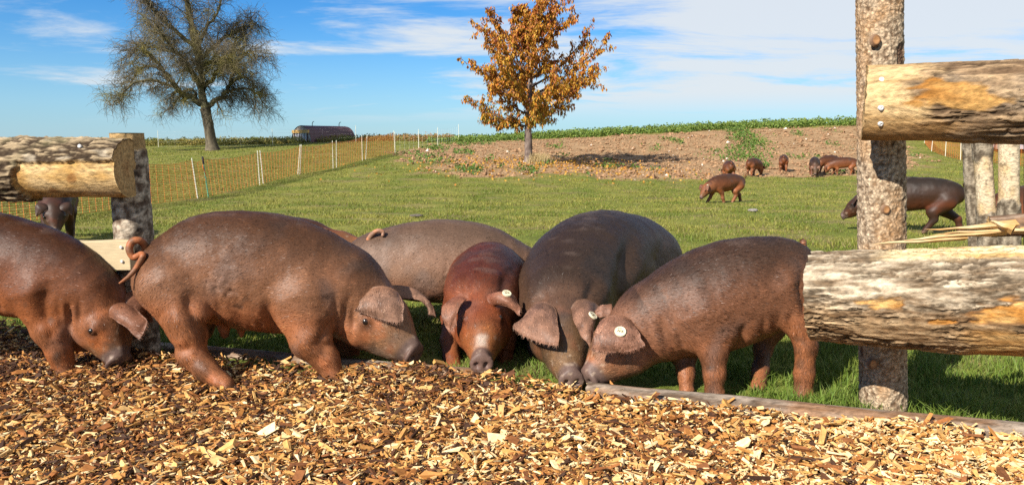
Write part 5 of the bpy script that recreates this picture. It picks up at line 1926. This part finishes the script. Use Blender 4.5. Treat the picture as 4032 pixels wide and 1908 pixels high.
def build_cherry():
    r = np.random.default_rng(99)
    base = ground_hit(2080, 643)
    base[2] -= 0.04
    k = base[1] / F
    root = empty('autumn_tree', base)
    tag(root, 'young tree with orange and yellow autumn leaves on the soil', 'tree')
    H = 590 * k
    tp = np.array([[0, 0, 0, 21 * k], [.005, 0, .25, 16 * k], [.0, .01, .8, 14.5 * k], [-.01, 0, 1.3, 13 * k], [.02, .02, 2.0, 10 * k], [.08, 0, 3.0, 7 * k], [.12, .03, 4.0, 4.5 * k], [.2, 0, H * .93, 1.6 * k]])
    q = crspline(tp, 6)
    V, f = tubes(q[None, :, :3], q[None, :, 3], 12)
    V += .008 * pnoise(V * 14)[:, None]
    c = lerp((0.09, 0.065, 0.055), (0.20, 0.155, 0.13), sstep(-.3, .4, fbm(V * np.array([4, 4, 16]), 3)))
    obj('trunk', mesh_np('trunk', V, f, c, True, M['trunk']), root)
    P1, R1, P2, R2 = [], [], [], []
    leafpts = []

    def trunk_at(z):
        return np.array([np.interp(z, q[:, 2], q[:, a]) for a in range(3)])

    def reach(z):
        t = (z - 1.15) / (H - 1.15)
        return np.interp(t, [0, .12, .3, .5, .68, .8, .92, 1.0], [1.9, 2.5, 2.45, 1.95, 1.35, .85, .55, .25])
    z, ang = 1.22, 0.4
    while z < H * .92:
        for _ in range(2 if z < 2.6 else 1):
            ang += 2.399 + r.normal(0, .25)
            L = reach(z) * r.uniform(.55, 1.12) * 1.02
            rise = np.interp(z, [1.2, 1.6, 2.6, 4.5], [.02, .28, .6, 1.2]) + r.normal(0, .10)
            d = unit([math.cos(ang), math.sin(ang), rise])
            b = branch_path(r, trunk_at(z), d, L * 1.06, 11, .07, .0, .035)
            P1.append(b)
            R1.append(np.linspace(max(.010, .018 * L), .005, 11))
            for i in range(2, 11):
                for s in range(2):
                    dd = unit((b[i] - b[i - 1]) * 5 + r.normal(0, .6, 3) + [0, 0, .10])
                    l2 = min(.62, .26 * L + .1) * r.uniform(.5, 1.1)
                    w = branch_path(r, b[i], dd, l2, 6, .12, .02, .03)
                    P2.append(w)
                    R2.append(np.linspace(.0055, .003, 6))
                    for j in range(1, 6):
                        leafpts.append((w[j], 6 if j < 5 else 10))
                leafpts.append((b[i], 3))
        z += .122 + .03 * r.uniform()
    for j in range(3):                       # leader shoots at the top
        b = branch_path(r, trunk_at(H * (.80 - .06 * j)), unit([r.normal(0, .25) + .15 * (j - 1), r.normal(0, .25), 1]), H * (.20 + .04 * j), 9, .05, 0, .05)
        P1.append(np.array([np.interp(np.linspace(0, 8, 11), np.arange(9), b[:, a]) for a in range(3)]).T)
        R1.append(np.linspace(.014, .004, 11))
        for p in b[2:]:
            for _ in range(2):
                leafpts.append((p + r.normal(0, .05, 3), 3))
    bag = Bag()
    for PP, RR, s in ((P1, R1, 5), (P2, R2, 3)):
        V, f = tubes(np.array(PP), np.array(RR), s)
        bag.add(V, f, (0.075, 0.055, 0.048))
    obj('limbs', bag.mesh('limbs', M['twig']), root)
    # hanging leaves in bunches
    pts = np.concatenate([np.repeat(p[None], n, 0) for p, n in leafpts])
    n = len(pts)
    pts = pts + r.normal(0, .04, pts.shape)
    yaw = r.uniform(0, 2 * math.pi, n)
    out = np.stack([np.cos(yaw), np.sin(yaw), np.zeros(n)], -1)
    drop = unit_rows(out * r.uniform(.15, .8, n)[:, None] + np.array([0, 0, -1.0]) + r.normal(0, .12, (n, 3)))
    side = np.cross(drop, out + r.normal(0, .3, (n, 3)))
    side = unit_rows(side)
    nrm = np.cross(side, drop)
    L = r.uniform(.085, .16, n)[:, None]
    W = L * r.uniform(.17, .27, n)[:, None]
    st = pts + drop * .02
    mid = st + drop * L * .45
    tip = st + drop * L + nrm * L * r.uniform(-.25, .25, (n, 1))
    fold = nrm * W * .45
    V = np.stack([st, mid - side * W + fold, mid, mid + side * W + fold, tip], 1).reshape(-1, 3)
    o5 = (np.arange(n) * 5)[:, None]
    Fc = np.concatenate([np.array([[0, 1, 2]]) + o5, np.array([[0, 2, 3]]) + o5, np.array([[1, 4, 2]]) + o5, np.array([[2, 4, 3]]) + o5])
    hz = pts[:, 2] / H
    # colour runs from olive low down to rust at the tips
    q1 = r.uniform(size=n) + .35 * (hz - .5) + .35 * fbm(pts * 1.1, 2)
    c = lerp((0.58, 0.34, 0.035), (0.54, 0.20, 0.025), sstep(.1, .75, q1))
    c = lerp(c, (0.30, 0.075, 0.02), sstep(.7, 1.1, q1)) * np.array([.82, .80, .8])
    gm = sstep(.42, .2, hz + .12 * r.normal(size=n)) * (r.uniform(size=n) < .62)
    c = lerp(c, (0.20, 0.19, 0.03), gm)
    dark = (r.uniform(size=n) < .10)
    c[dark] *= .5
    obj('crown', mesh_np('crown', V, Fc, np.repeat(c * r.uniform(.75, 1.2, n)[:, None], 5, 0), False, M['leaf']), root)
    return base


BARE = build_bare_tree()
CHERRY = build_cherry()


# ------------------------------------------------------------------ net fences
def stake_mesh(h, r, name, mat):
    K = 5
    P = np.stack([np.zeros(K), np.zeros(K), np.linspace(-.12, h, K)], -1)
    V, f = tubes(P[None], np.array([[r, r, r, r, r * .8]]), 6)
    return mesh_np(name, V, f, None, True, mat)


def build_net(name, label, stakes, matnet, hgt, rows, vstep, th, loose=None, stake_h=None, sag=0.05):
    """stakes: list of (base xyz, lean dx, dy, kind)"""
    b0 = stakes[0][0]
    root = empty(name, b0)
    tag(root, label, 'fence')
    sm = {}
    for (b, lx, ly, kind) in stakes:
        h = stake_h or hgt + .06
        if (kind, h) not in sm:
            sm[(kind, h)] = stake_mesh(h, .014 if kind != 'pale' else .012, 'stake', M['stake_green'] if kind == 'green' else M['stake'])
        o = obj('stake', sm[(kind, h)], root)
        o.location = Vector(b - b0)
        o.rotation_euler = (-ly, lx, 0)
        if kind == 'green':
            o['label'] = 'green and white stake with orange cord and black cap'
            cp = obj('cap', stake_mesh(.05, .022, 'cap', M['rubber']), o)
            cp.location = (0, 0, h - .03)
            K = 24
            t = np.linspace(0, 1, K)
            P = np.stack([.02 * np.cos(t * 9), .02 * np.sin(t * 9) - .02 * t, h - .02 - t * .55 * h], -1)
            V, f = tubes(P[None], np.full((1, K), .009), 4)
            obj('cord', mesh_np('cord', V, f, None, True, M['cord']), o)
    # the net itself: horizontal strands and uprights as real cord
    base = np.array([s[0] for s in stakes])
    top = np.array([s[0] + np.array([s[1] * hgt, s[2] * hgt, hgt]) for s in stakes])
    seglen = np.linalg.norm(np.diff(base, axis=0), axis=1)
    s_at = np.concatenate([[0], np.cumsum(seglen)])
    n = int(s_at[-1] / vstep)
    s = np.linspace(0, s_at[-1], n)
    Bp = np.stack([np.interp(s, s_at, base[:, a]) for a in range(3)], -1)
    Tp = np.stack([np.interp(s, s_at, top[:, a]) for a in range(3)], -1)
    Bp[:, 2] = ground_z(Bp[:, 0], Bp[:, 1]) + .03
    frac = np.zeros(n)
    for i in range(len(seglen)):
        m = (s >= s_at[i]) & (s <= s_at[i + 1])
        frac[m] = (s[m] - s_at[i]) / max(seglen[i], .2)
    Tp[:, 2] -= sag * 4 * frac * (1 - frac) * np.minimum(1, 1.0)
    bag = Bag()
    hs = np.linspace(0, 1, rows) ** 0.9
    wob = .02 * pnoise(np.stack([s * 2, np.zeros(n), np.zeros(n)], -1))
    for h in hs:
        P = Bp * (1 - h) + Tp * h
        P[:, 1] += wob * h
        P[:, 2] += .012 * pnoise(np.stack([s * 3 + h * 30, np.zeros(n), np.full(n, h * 9)], -1))
        V, f = tubes((P - b0)[None], np.full((1, n), th), 4)
        bag.add(V, f)
    K = 6
    t = np.linspace(0, 1, K)[None, :, None]
    P = Bp[:, None, :] * (1 - t) + Tp[:, None, :] * t
    P[..., 1] += wob[:, None] * t[..., 0]
    V, f = tubes(P - b0, np.full((n, K), th * .8), 3)
    bag.add(V, f)
    nt = obj('net', bag.mesh('net', matnet), root)
    return root


def gp(u, v):
    return ground_hit(u, v)


def build_nets():
    a = np.radians
    st = []
    for u, v, lx, kind in ((-500, 960, -.05, 'pale'), (-90, 900, .03, 'pale'), (178, 868, -.03, 'pale'), (245, 858, -.03, 'pale'), (560, 812, .02, 'pale'), (779, 783, -.10, 'pale'), (821, 778, -.10, 'green'),
                           (1023, 729, -.03, 'pale'), (1037, 726, -.06, 'pale'), (1173, 688, .11, 'pale'), (1181, 688, .08, 'pale'),
                           (1312, 665, 0, 'pale'), (1325, 662, .02, 'pale'), (1427, 632, 0, 'pale'), (1440, 630, .08, 'pale'), (1556, 604, -.05, 'pale')):
        st.append((gp(u, v), lx, 0.0, kind))
    build_net('orange_net_fence', 'orange electric net fence climbing the slope from the half log rail', st, M['net'], .84, 22, .2, .0054)
    st = []
    for u, v in ((1556, 604), (1649, 588), (1724, 577), (1806, 556)):
        p = gp(u, v)
        st.append((p, 0.0, 0.0, 'pale'))
    build_net('pale_net_fence', 'pale net fence below the yellow weeds left of the autumn tree', st, M['net_pale'], .80, 7, .4, .0016, sag=.10)
    # thin net along the crest
    st = []
    for x in (-19.5, -13.2, -8.6):
        y = 43.0
        st.append((np.array([x, y, gz(x, y)]), 0, 0, 'pale'))
    build_net('crest_net_fence', 'thin net fence on the skyline in front of the arched hut', st, M['net_pale'], .85, 5, .8, .0013, sag=.06)
    st = []
    for u, v, lx in ((3640, 565, .02), (3668, 596, .03), (3722, 618, -.01), (3782, 630, -.04), (3890, 640, 0), (4060, 660, 0), (4300, 690, 0)):
        st.append((gp(u, v), lx, 0, 'pale'))
    build_net('right_net_fence', 'orange net fence seen below the upper log on the right', st, M['net'], .84, 20, .17, .0062)


build_nets()


# ------------------------------------------------------------------ arched huts
def build_hut(label, u, v, Y, yaw, length, rad, mshell):
    p = at(u, v, Y)
    p[2] = gz(p[0], p[1]) + .02
    root = empty('pig_hut', p)
    root.rotation_euler = (0, 0, yaw)
    tag(root, label, 'hut')
    na, nl = 24, 60
    th = np.linspace(0, math.pi, na)
    xs = np.linspace(0, length, nl)
    X, TH = np.meshgrid(xs, th, indexing='ij')
    R = rad + .018 * np.sin(X * 2 * math.pi / .16)
    outer = np.stack([X, np.cos(TH) * R, np.sin(TH) * R * .98], -1).reshape(-1, 3)
    R2 = R - .02
    inner = np.stack([X, np.cos(TH) * R2, np.sin(TH) * R2 * .98], -1).reshape(-1, 3)
    f = grid_faces(nl, na)
    obj('shell', mesh_np('shell', np.concatenate([outer, inner]), [f, f[:, ::-1] + len(outer)], None, True, mshell), root)
    for x0, m, nm in ((.03, M['hut_end'], 'front_wall'), (length - .03, M['hut_end'], 'rear_wall')):
        t = np.linspace(0, math.pi, na)
        rim = np.stack([np.full(na, x0), np.cos(t) * (rad - .03), np.sin(t) * (rad - .03) * .98], -1)
        rim2 = rim + [.03, 0, 0]
        V = np.concatenate([rim, rim2])
        fs = [np.stack([np.arange(na - 1), np.arange(1, na), np.arange(1, na) + na, np.arange(na - 1) + na], -1)]
        me = bpy.data.meshes.new(nm)
        me.from_pydata(V.tolist(), [], [list(range(na)), list(range(2 * na - 1, na - 1, -1))] + fs[0].tolist())
        me.materials.append(m)
        obj(nm, me, root)

    def bx(nm, lo, hi, mat):
        return obj(nm, mesh_np(nm, boxv(lo, hi), BOXF, None, False, mat), root)
    bx('beam', (-.08, -rad * .80, rad * .54), (.02, rad * .80, rad * .72), M['hut_beam'])
    bx('doorway', (-.005, -rad * .62, .02), (.028, rad * .68, rad * .54), M['hut_dark'])
    for i, yy in enumerate(np.linspace(-rad * .58, rad * .4, 5)):
        bx('flap', (-.03, yy, .05 + .06 * (i % 2)), (-.01, yy + rad * .17, rad * .55), M['hut_pane'])
    for x in (.25 * length, .85 * length):
        K = 5
        P = np.array([[x, 0, rad * .95], [x, 0, rad * 1.1], [x, -.03, rad * 1.18], [x, -.10, rad * 1.22], [x, -.17, rad * 1.23]])
        V, ff = tubes(P[None], np.full((1, K), .02), 5)
        obj('vent_pipe', mesh_np('vent_pipe', V, ff, None, True, M['rubber']), root)


build_hut('arched dark metal pig hut with tan beam on the left skyline', 1186, 560, 45.0, math.radians(50), 3.2, .98, M['hut'])
build_hut('grey corrugated pig hut glimpsed between the rear posts on the right', 3880, 620, 33.0, math.radians(-8), 3.4, 1.25, M['hut_grey'])


# ------------------------------------------------------------------ grass, crops, soil litter
def blades(name, x, y, h, w, col, lean=.35, seg2=False, z=None, seed=1):
    r = np.random.default_rng(seed)
    n = len(x)
    if z is None:
        z = ground_z(x, y)
    yaw = r.uniform(0, 2 * math.pi, n)
    a = np.stack([np.cos(yaw), np.sin(yaw), np.zeros(n)], -1)
    ly = r.uniform(0, 2 * math.pi, n)
    ln = np.stack([np.cos(ly), np.sin(ly), np.zeros(n)], -1) * (np.abs(r.normal(0, lean, n)) * h)[:, None]
    P = np.stack([x, y, z - .006], -1)
    up = np.array([0, 0, 1.0])
    if not seg2:
        V = np.stack([P - a * w[:, None], P + a * w[:, None], P + ln + up * h[:, None]], 1).reshape(-1, 3)
        Fc = np.arange(3 * n).reshape(-1, 3)
        cc = np.repeat(col, 3, 0)
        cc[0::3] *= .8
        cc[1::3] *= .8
        return mesh_np(name, V, Fc, cc, False, M['grass'])
    m = P + ln * .35 + up * h[:, None] * .55
    t = P + ln * 1.25 + up * (h * .95)[:, None]
    V = np.stack([P - a * w[:, None], P + a * w[:, None], m + a * w[:, None] * .75, m - a * w[:, None] * .75, t], 1).reshape(-1, 3)
    o5 = (np.arange(n) * 5)[:, None]
    q = np.array([[0, 1, 2, 3]]) + o5
    t3 = np.array([[3, 2, 4]]) + o5
    return mesh_np(name, V, [q, t3], np.repeat(col, 5, 0), False, M['grass'])


def grass_colour(x, y, r, rich=0.0):
    n = len(x)
    p = np.stack([x, y, np.zeros(n)], -1)
    a = fbm(p * .9, 4)
    k = np.clip(.5 + 1.15 * a + .4 * fbm(p * 2.7 + 50, 2) + r.normal(0, .28, n), 0, 1)
    c = lerp((0.125, 0.170, 0.020), (0.30, 0.278, 0.055), k)
    dry = r.uniform(size=n) < (.14 + .26 * sstep(.1, .5, fbm(p * np.array([.8, 1.3, 1]) + 71, 4)))
    c[dry] = np.array([0.27, 0.215, 0.085]) * r.uniform(.7, 1.1, dry.sum())[:, None]
    c = lerp(c, (0.075, 0.165, 0.022), np.full(n, rich))
    return c * r.uniform(.75, 1.2, n)[:, None]


def build_grass():
    r = np.random.default_rng(55)
    # long grass just behind the border log
    n = 60000
    x = r.uniform(-3.4, 3.2, n)
    e = r.uniform(0.04, 1.5, n) ** 1.0
    y = edge_y(x) + .06 + e
    p = np.stack([x, y, np.zeros(n)], -1)
    tuft = sstep(-.25, .45, fbm(p * 3.4 + 3, 3))
    h = (.035 + .085 * tuft * r.uniform(.3, 1.1, n)) * (.38 + .62 * sstep(.75, 1.1, x) + .4 * sstep(-1.0, -1.6, x))
    w = r.uniform(.0016, .0032, n)
    o = obj('long_grass', blades('long_grass', x, y, h, w, grass_colour(x, y, r, .55), .45, True, seed=2))
    tag(o, 'long green grass growing behind the border log', 'grass', kind='stuff')
    # pasture
    n = 420000
    y = 3.6 * np.exp(r.uniform(0, 1, n) * math.log(46 / 3.6))
    x = r.uniform(-1, 1, n) * (.76 * y + 1.0)
    ok = (y > edge_y(x) + .3)
    soil = soil_mask(x, y)
    ok &= r.uniform(size=n) > soil * 1.05
    ok &= r.uniform(size=n) > .72 * sstep(0.14, 0.40, fbm(np.stack([x, y, np.zeros(n)], -1) * np.array([0.8, 1.3, 1]) + 71, 4))
    # the crest is taller weed, kept apart
    x, y = x[ok], y[ok]
    n = len(x)
    p = np.stack([x, y, np.zeros(n)], -1)
    tuft = sstep(-.3, .5, fbm(p * 1.6 + 3, 3))
    h = (.020 + .030 * tuft) * r.uniform(.5, 1.3, n) * (1 + .015 * y)
    w = .0022 + .00042 * y * r.uniform(.6, 1.3, n)
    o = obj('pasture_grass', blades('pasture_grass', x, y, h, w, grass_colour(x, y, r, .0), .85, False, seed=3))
    tag(o, 'short grazed pasture grass behind the pigs', 'grass', kind='stuff')


build_grass()


def leaf_cards(name, P, size, col, mat, seed, droop=.3):
    """many small folded leaves"""
    r = np.random.default_rng(seed)
    n = len(P)
    d = unit_rows(r.normal(0, 1, (n, 3)) + np.array([0, 0, .25]))
    side = unit_rows(np.cross(d, r.normal(0, 1, (n, 3))))
    nrm = np.cross(side, d)
    L = size[:, None]
    W = L * r.uniform(.25, .5, (n, 1))
    mid = P + d * L * .5
    tip = P + d * L - np.array([0, 0, 1]) * L * droop
    V = np.stack([P, mid - side * W, mid + nrm * W * -.3, mid + side * W, tip], 1).reshape(-1, 3)
    o5 = (np.arange(n) * 5)[:, None]
    Fc = np.concatenate([np.array([[0, 1, 2]]) + o5, np.array([[0, 2, 3]]) + o5, np.array([[1, 4, 2]]) + o5, np.array([[2, 4, 3]]) + o5])
    return mesh_np(name, V, Fc, np.repeat(col, 5, 0), False, mat)


def build_crops():
    r = np.random.default_rng(66)
    # green crop along the right crest
    n = 34000
    x = r.uniform(-4.2, 34, n)
    depth = r.uniform(0, 1, n) ** 1.4 * 4.0
    y = 39.3 + .25 * np.sin(x * 1.3) + .5 * pnoise(np.stack([x * .6, np.zeros(n), np.zeros(n)], -1)) + depth - 1.0 * sstep(2, -4, x)
    p = np.stack([x, y, np.zeros(n)], -1)
    hh = (.15 + .27 * sstep(-.5, .5, fbm(p * 1.3, 3))) * (0.65 + .35 * sstep(-4, 3, x))
    z = ground_z(x, y) + hh * r.uniform(0, 1, n) ** .8
    c = lerp((0.075, 0.145, 0.022), (0.21, 0.27, 0.05), r.uniform(size=n))
    c = lerp(c, (0.20, 0.25, 0.06), sstep(.85, 1.0, r.uniform(size=n)))
    o = obj('crop_foliage', leaf_cards('crop_foliage', np.stack([x, y, z], -1), r.uniform(.06, .15, n), c, M['leaf'], 5))
    tag(o, 'strip of leafy green crop along the skyline above the soil', 'crop', kind='stuff')
    # yellowing weeds along the left crest
    n = 34000
    x = r.uniform(-36, -3.0, n)
    y = 44.2 + r.uniform(0, 1, n) ** 1.3 * 3.5 + .6 * pnoise(np.stack([x * .5, np.zeros(n), np.zeros(n)], -1)) - 4.5 * sstep(-9, -4, x)
    p = np.stack([x, y, np.zeros(n)], -1)
    hh = .14 + .26 * sstep(-.4, .5, fbm(p * 1.5, 3))
    z = ground_z(x, y) + hh * r.uniform(0, 1, n) ** .9
    k = sstep(-.3, .4, fbm(p * .7 + 9, 3))
    c = lerp((0.13, 0.15, 0.03), (0.26, 0.20, 0.045), np.clip(k + r.normal(0, .25, n), 0, 1))
    rust = sstep(-9.5, -5.5, x) * (r.uniform(size=n) < .6)
    c = lerp(c, (0.30, 0.15, 0.045), rust)
    o = obj('weed_foliage', leaf_cards('weed_foliage', np.stack([x, y, z], -1), r.uniform(.05, .13, n), c, M['leaf'], 6))
    tag(o, 'yellow-green weeds along the left skyline behind the bare tree', 'weeds', kind='stuff')
    # weeds growing back on the soil
    n = 60000
    y = r.uniform(19, 39.5, n)
    x = r.uniform(-6, 20, n)
    ok = (weed_mask(x, y) * soil_mask(x, y)) > r.uniform(.25, .9, n)
    # one long green tongue coming down the slope on the right
    tx = r.normal(0, .6, 2000)
    ty = r.uniform(29, 40, 2000)
    cx = np.interp(ty, [29, 31.5, 34, 40], [8.6, 9.2, 10.6, 11.2])
    sp = np.interp(ty, [29, 31.5, 34, 40], [1.0, 1.2, .6, .5])
    x = np.concatenate([x[ok], cx + tx * sp])
    y = np.concatenate([y[ok], ty])
    n = len(x)
    z = ground_z(x, y) + .02 + r.uniform(0, .14, n)
    c = lerp((0.05, 0.12, 0.018), (0.16, 0.22, 0.04), r.uniform(size=n))
    o = obj('soil_weeds', leaf_cards('soil_weeds', np.stack([x, y, z], -1), r.uniform(.05, .13, n), c, M['leaf'], 8))
    tag(o, 'patches of low green weeds on the tilled soil', 'weeds', kind='stuff')
    # fallen yellow leaves under the autumn tree
    n = 1300
    x = CHERRY[0] + r.normal(0.6, 2.2, n)
    y = CHERRY[1] + r.normal(-.4, 1.9, n)
    z = ground_z(x, y) + .05
    c = lerp((0.55, 0.33, 0.05), (0.42, 0.17, 0.03), r.uniform(size=n))
    o = obj('fallen_leaves', leaf_cards('fallen_leaves', np.stack([x, y, z], -1), r.uniform(.05, .10, n), c, M['leaf'], 9, .1))
    tag(o, 'yellow leaves fallen on the soil under the autumn tree', 'leaves', kind='stuff')
    # dry grass tuft at its foot
    n = 900
    x = CHERRY[0] + .32 + r.normal(0, .16, n)
    y = CHERRY[1] - .1 + r.normal(0, .14, n)
    c = lerp((0.40, 0.29, 0.13), (0.52, 0.42, 0.22), r.uniform(size=n))
    o = obj('dry_grass_tuft', blades('dry_grass_tuft', x, y, r.uniform(.12, .45, n), np.full(n, .006), c, .35, True, seed=4))
    tag(o, 'tuft of dry straw-coloured grass at the foot of the autumn tree', 'grass', kind='stuff')


build_crops()


def build_clods():
    r = np.random.default_rng(31)
    n = 15000
    y = r.uniform(19.5, 40, n)
    x = r.uniform(-6, 24, n)
    ok = soil_mask(x, y) > .5
    x, y = x[ok], y[ok]
    n = len(x)
    z = ground_z(x, y) + .015
    s = np.clip(r.lognormal(math.log(.036), .5, n), .015, .12)
    base = np.array([[1, 0, 0], [-1, 0, 0], [0, 1, 0], [0, -1, 0], [0, 0, .8], [0, 0, -.6]], float)
    V = base[None] * s[:, None, None] * r.uniform(.6, 1.3, (n, 6, 3)) + r.normal(0, .15, (n, 6, 3)) * s[:, None, None]
    V += np.stack([x, y, z], -1)[:, None]
    f = np.array([[0, 2, 4], [2, 1, 4], [1, 3, 4], [3, 0, 4], [2, 0, 5], [1, 2, 5], [3, 1, 5], [0, 3, 5]])
    Fc = (f[None] + (np.arange(n) * 6)[:, None, None]).reshape(-1, 3)
    c = lerp((0.21, 0.12, 0.064), (0.31, 0.19, 0.105), r.uniform(size=n))
    pale = r.uniform(size=n) < .012
    c[pale] = (0.55, 0.48, 0.40)
    o = obj('soil_clods', mesh_np('soil_clods', V.reshape(-1, 3), Fc, np.repeat(c, 6, 0), False, M['clod']))
    tag(o, 'crumbly clods and pebbles covering the tilled slope', 'soil', kind='stuff')
    # a few stones and sticks lying on the pasture
    for u, v, s, lab in ((1640, 856, .05, 'small grey stick lying on the pasture above the grey-backed pig'), (2965, 835, .06, 'pale flat stone on the pasture near the trotting pig')):
        p = gp(u, v)
        m = 10
        uu, vv = np.meshgrid(np.linspace(0, math.pi, 6), np.linspace(0, 2 * math.pi, m, endpoint=False), indexing='ij')
        W = np.stack([np.sin(uu) * np.cos(vv) * (2.2 if 'stick' in lab else 1.4), np.sin(uu) * np.sin(vv), np.cos(uu) * .45], -1).reshape(-1, 3) * s
        W += .2 * s * pnoise(W * 30)[:, None]
        cc = np.tile((0.10, .085, .07) if 'stick' in lab else (0.2, .18, .16), (len(W), 1))
        o = obj('stick' if 'stick' in lab else 'stone', mesh_np('stone', W, grid_faces(6, m, True), cc, True, M['stone']))
        o.location = p + [0, 0, .03]
        tag(o, lab, 'stick' if 'stick' in lab else 'stone')


build_clods()
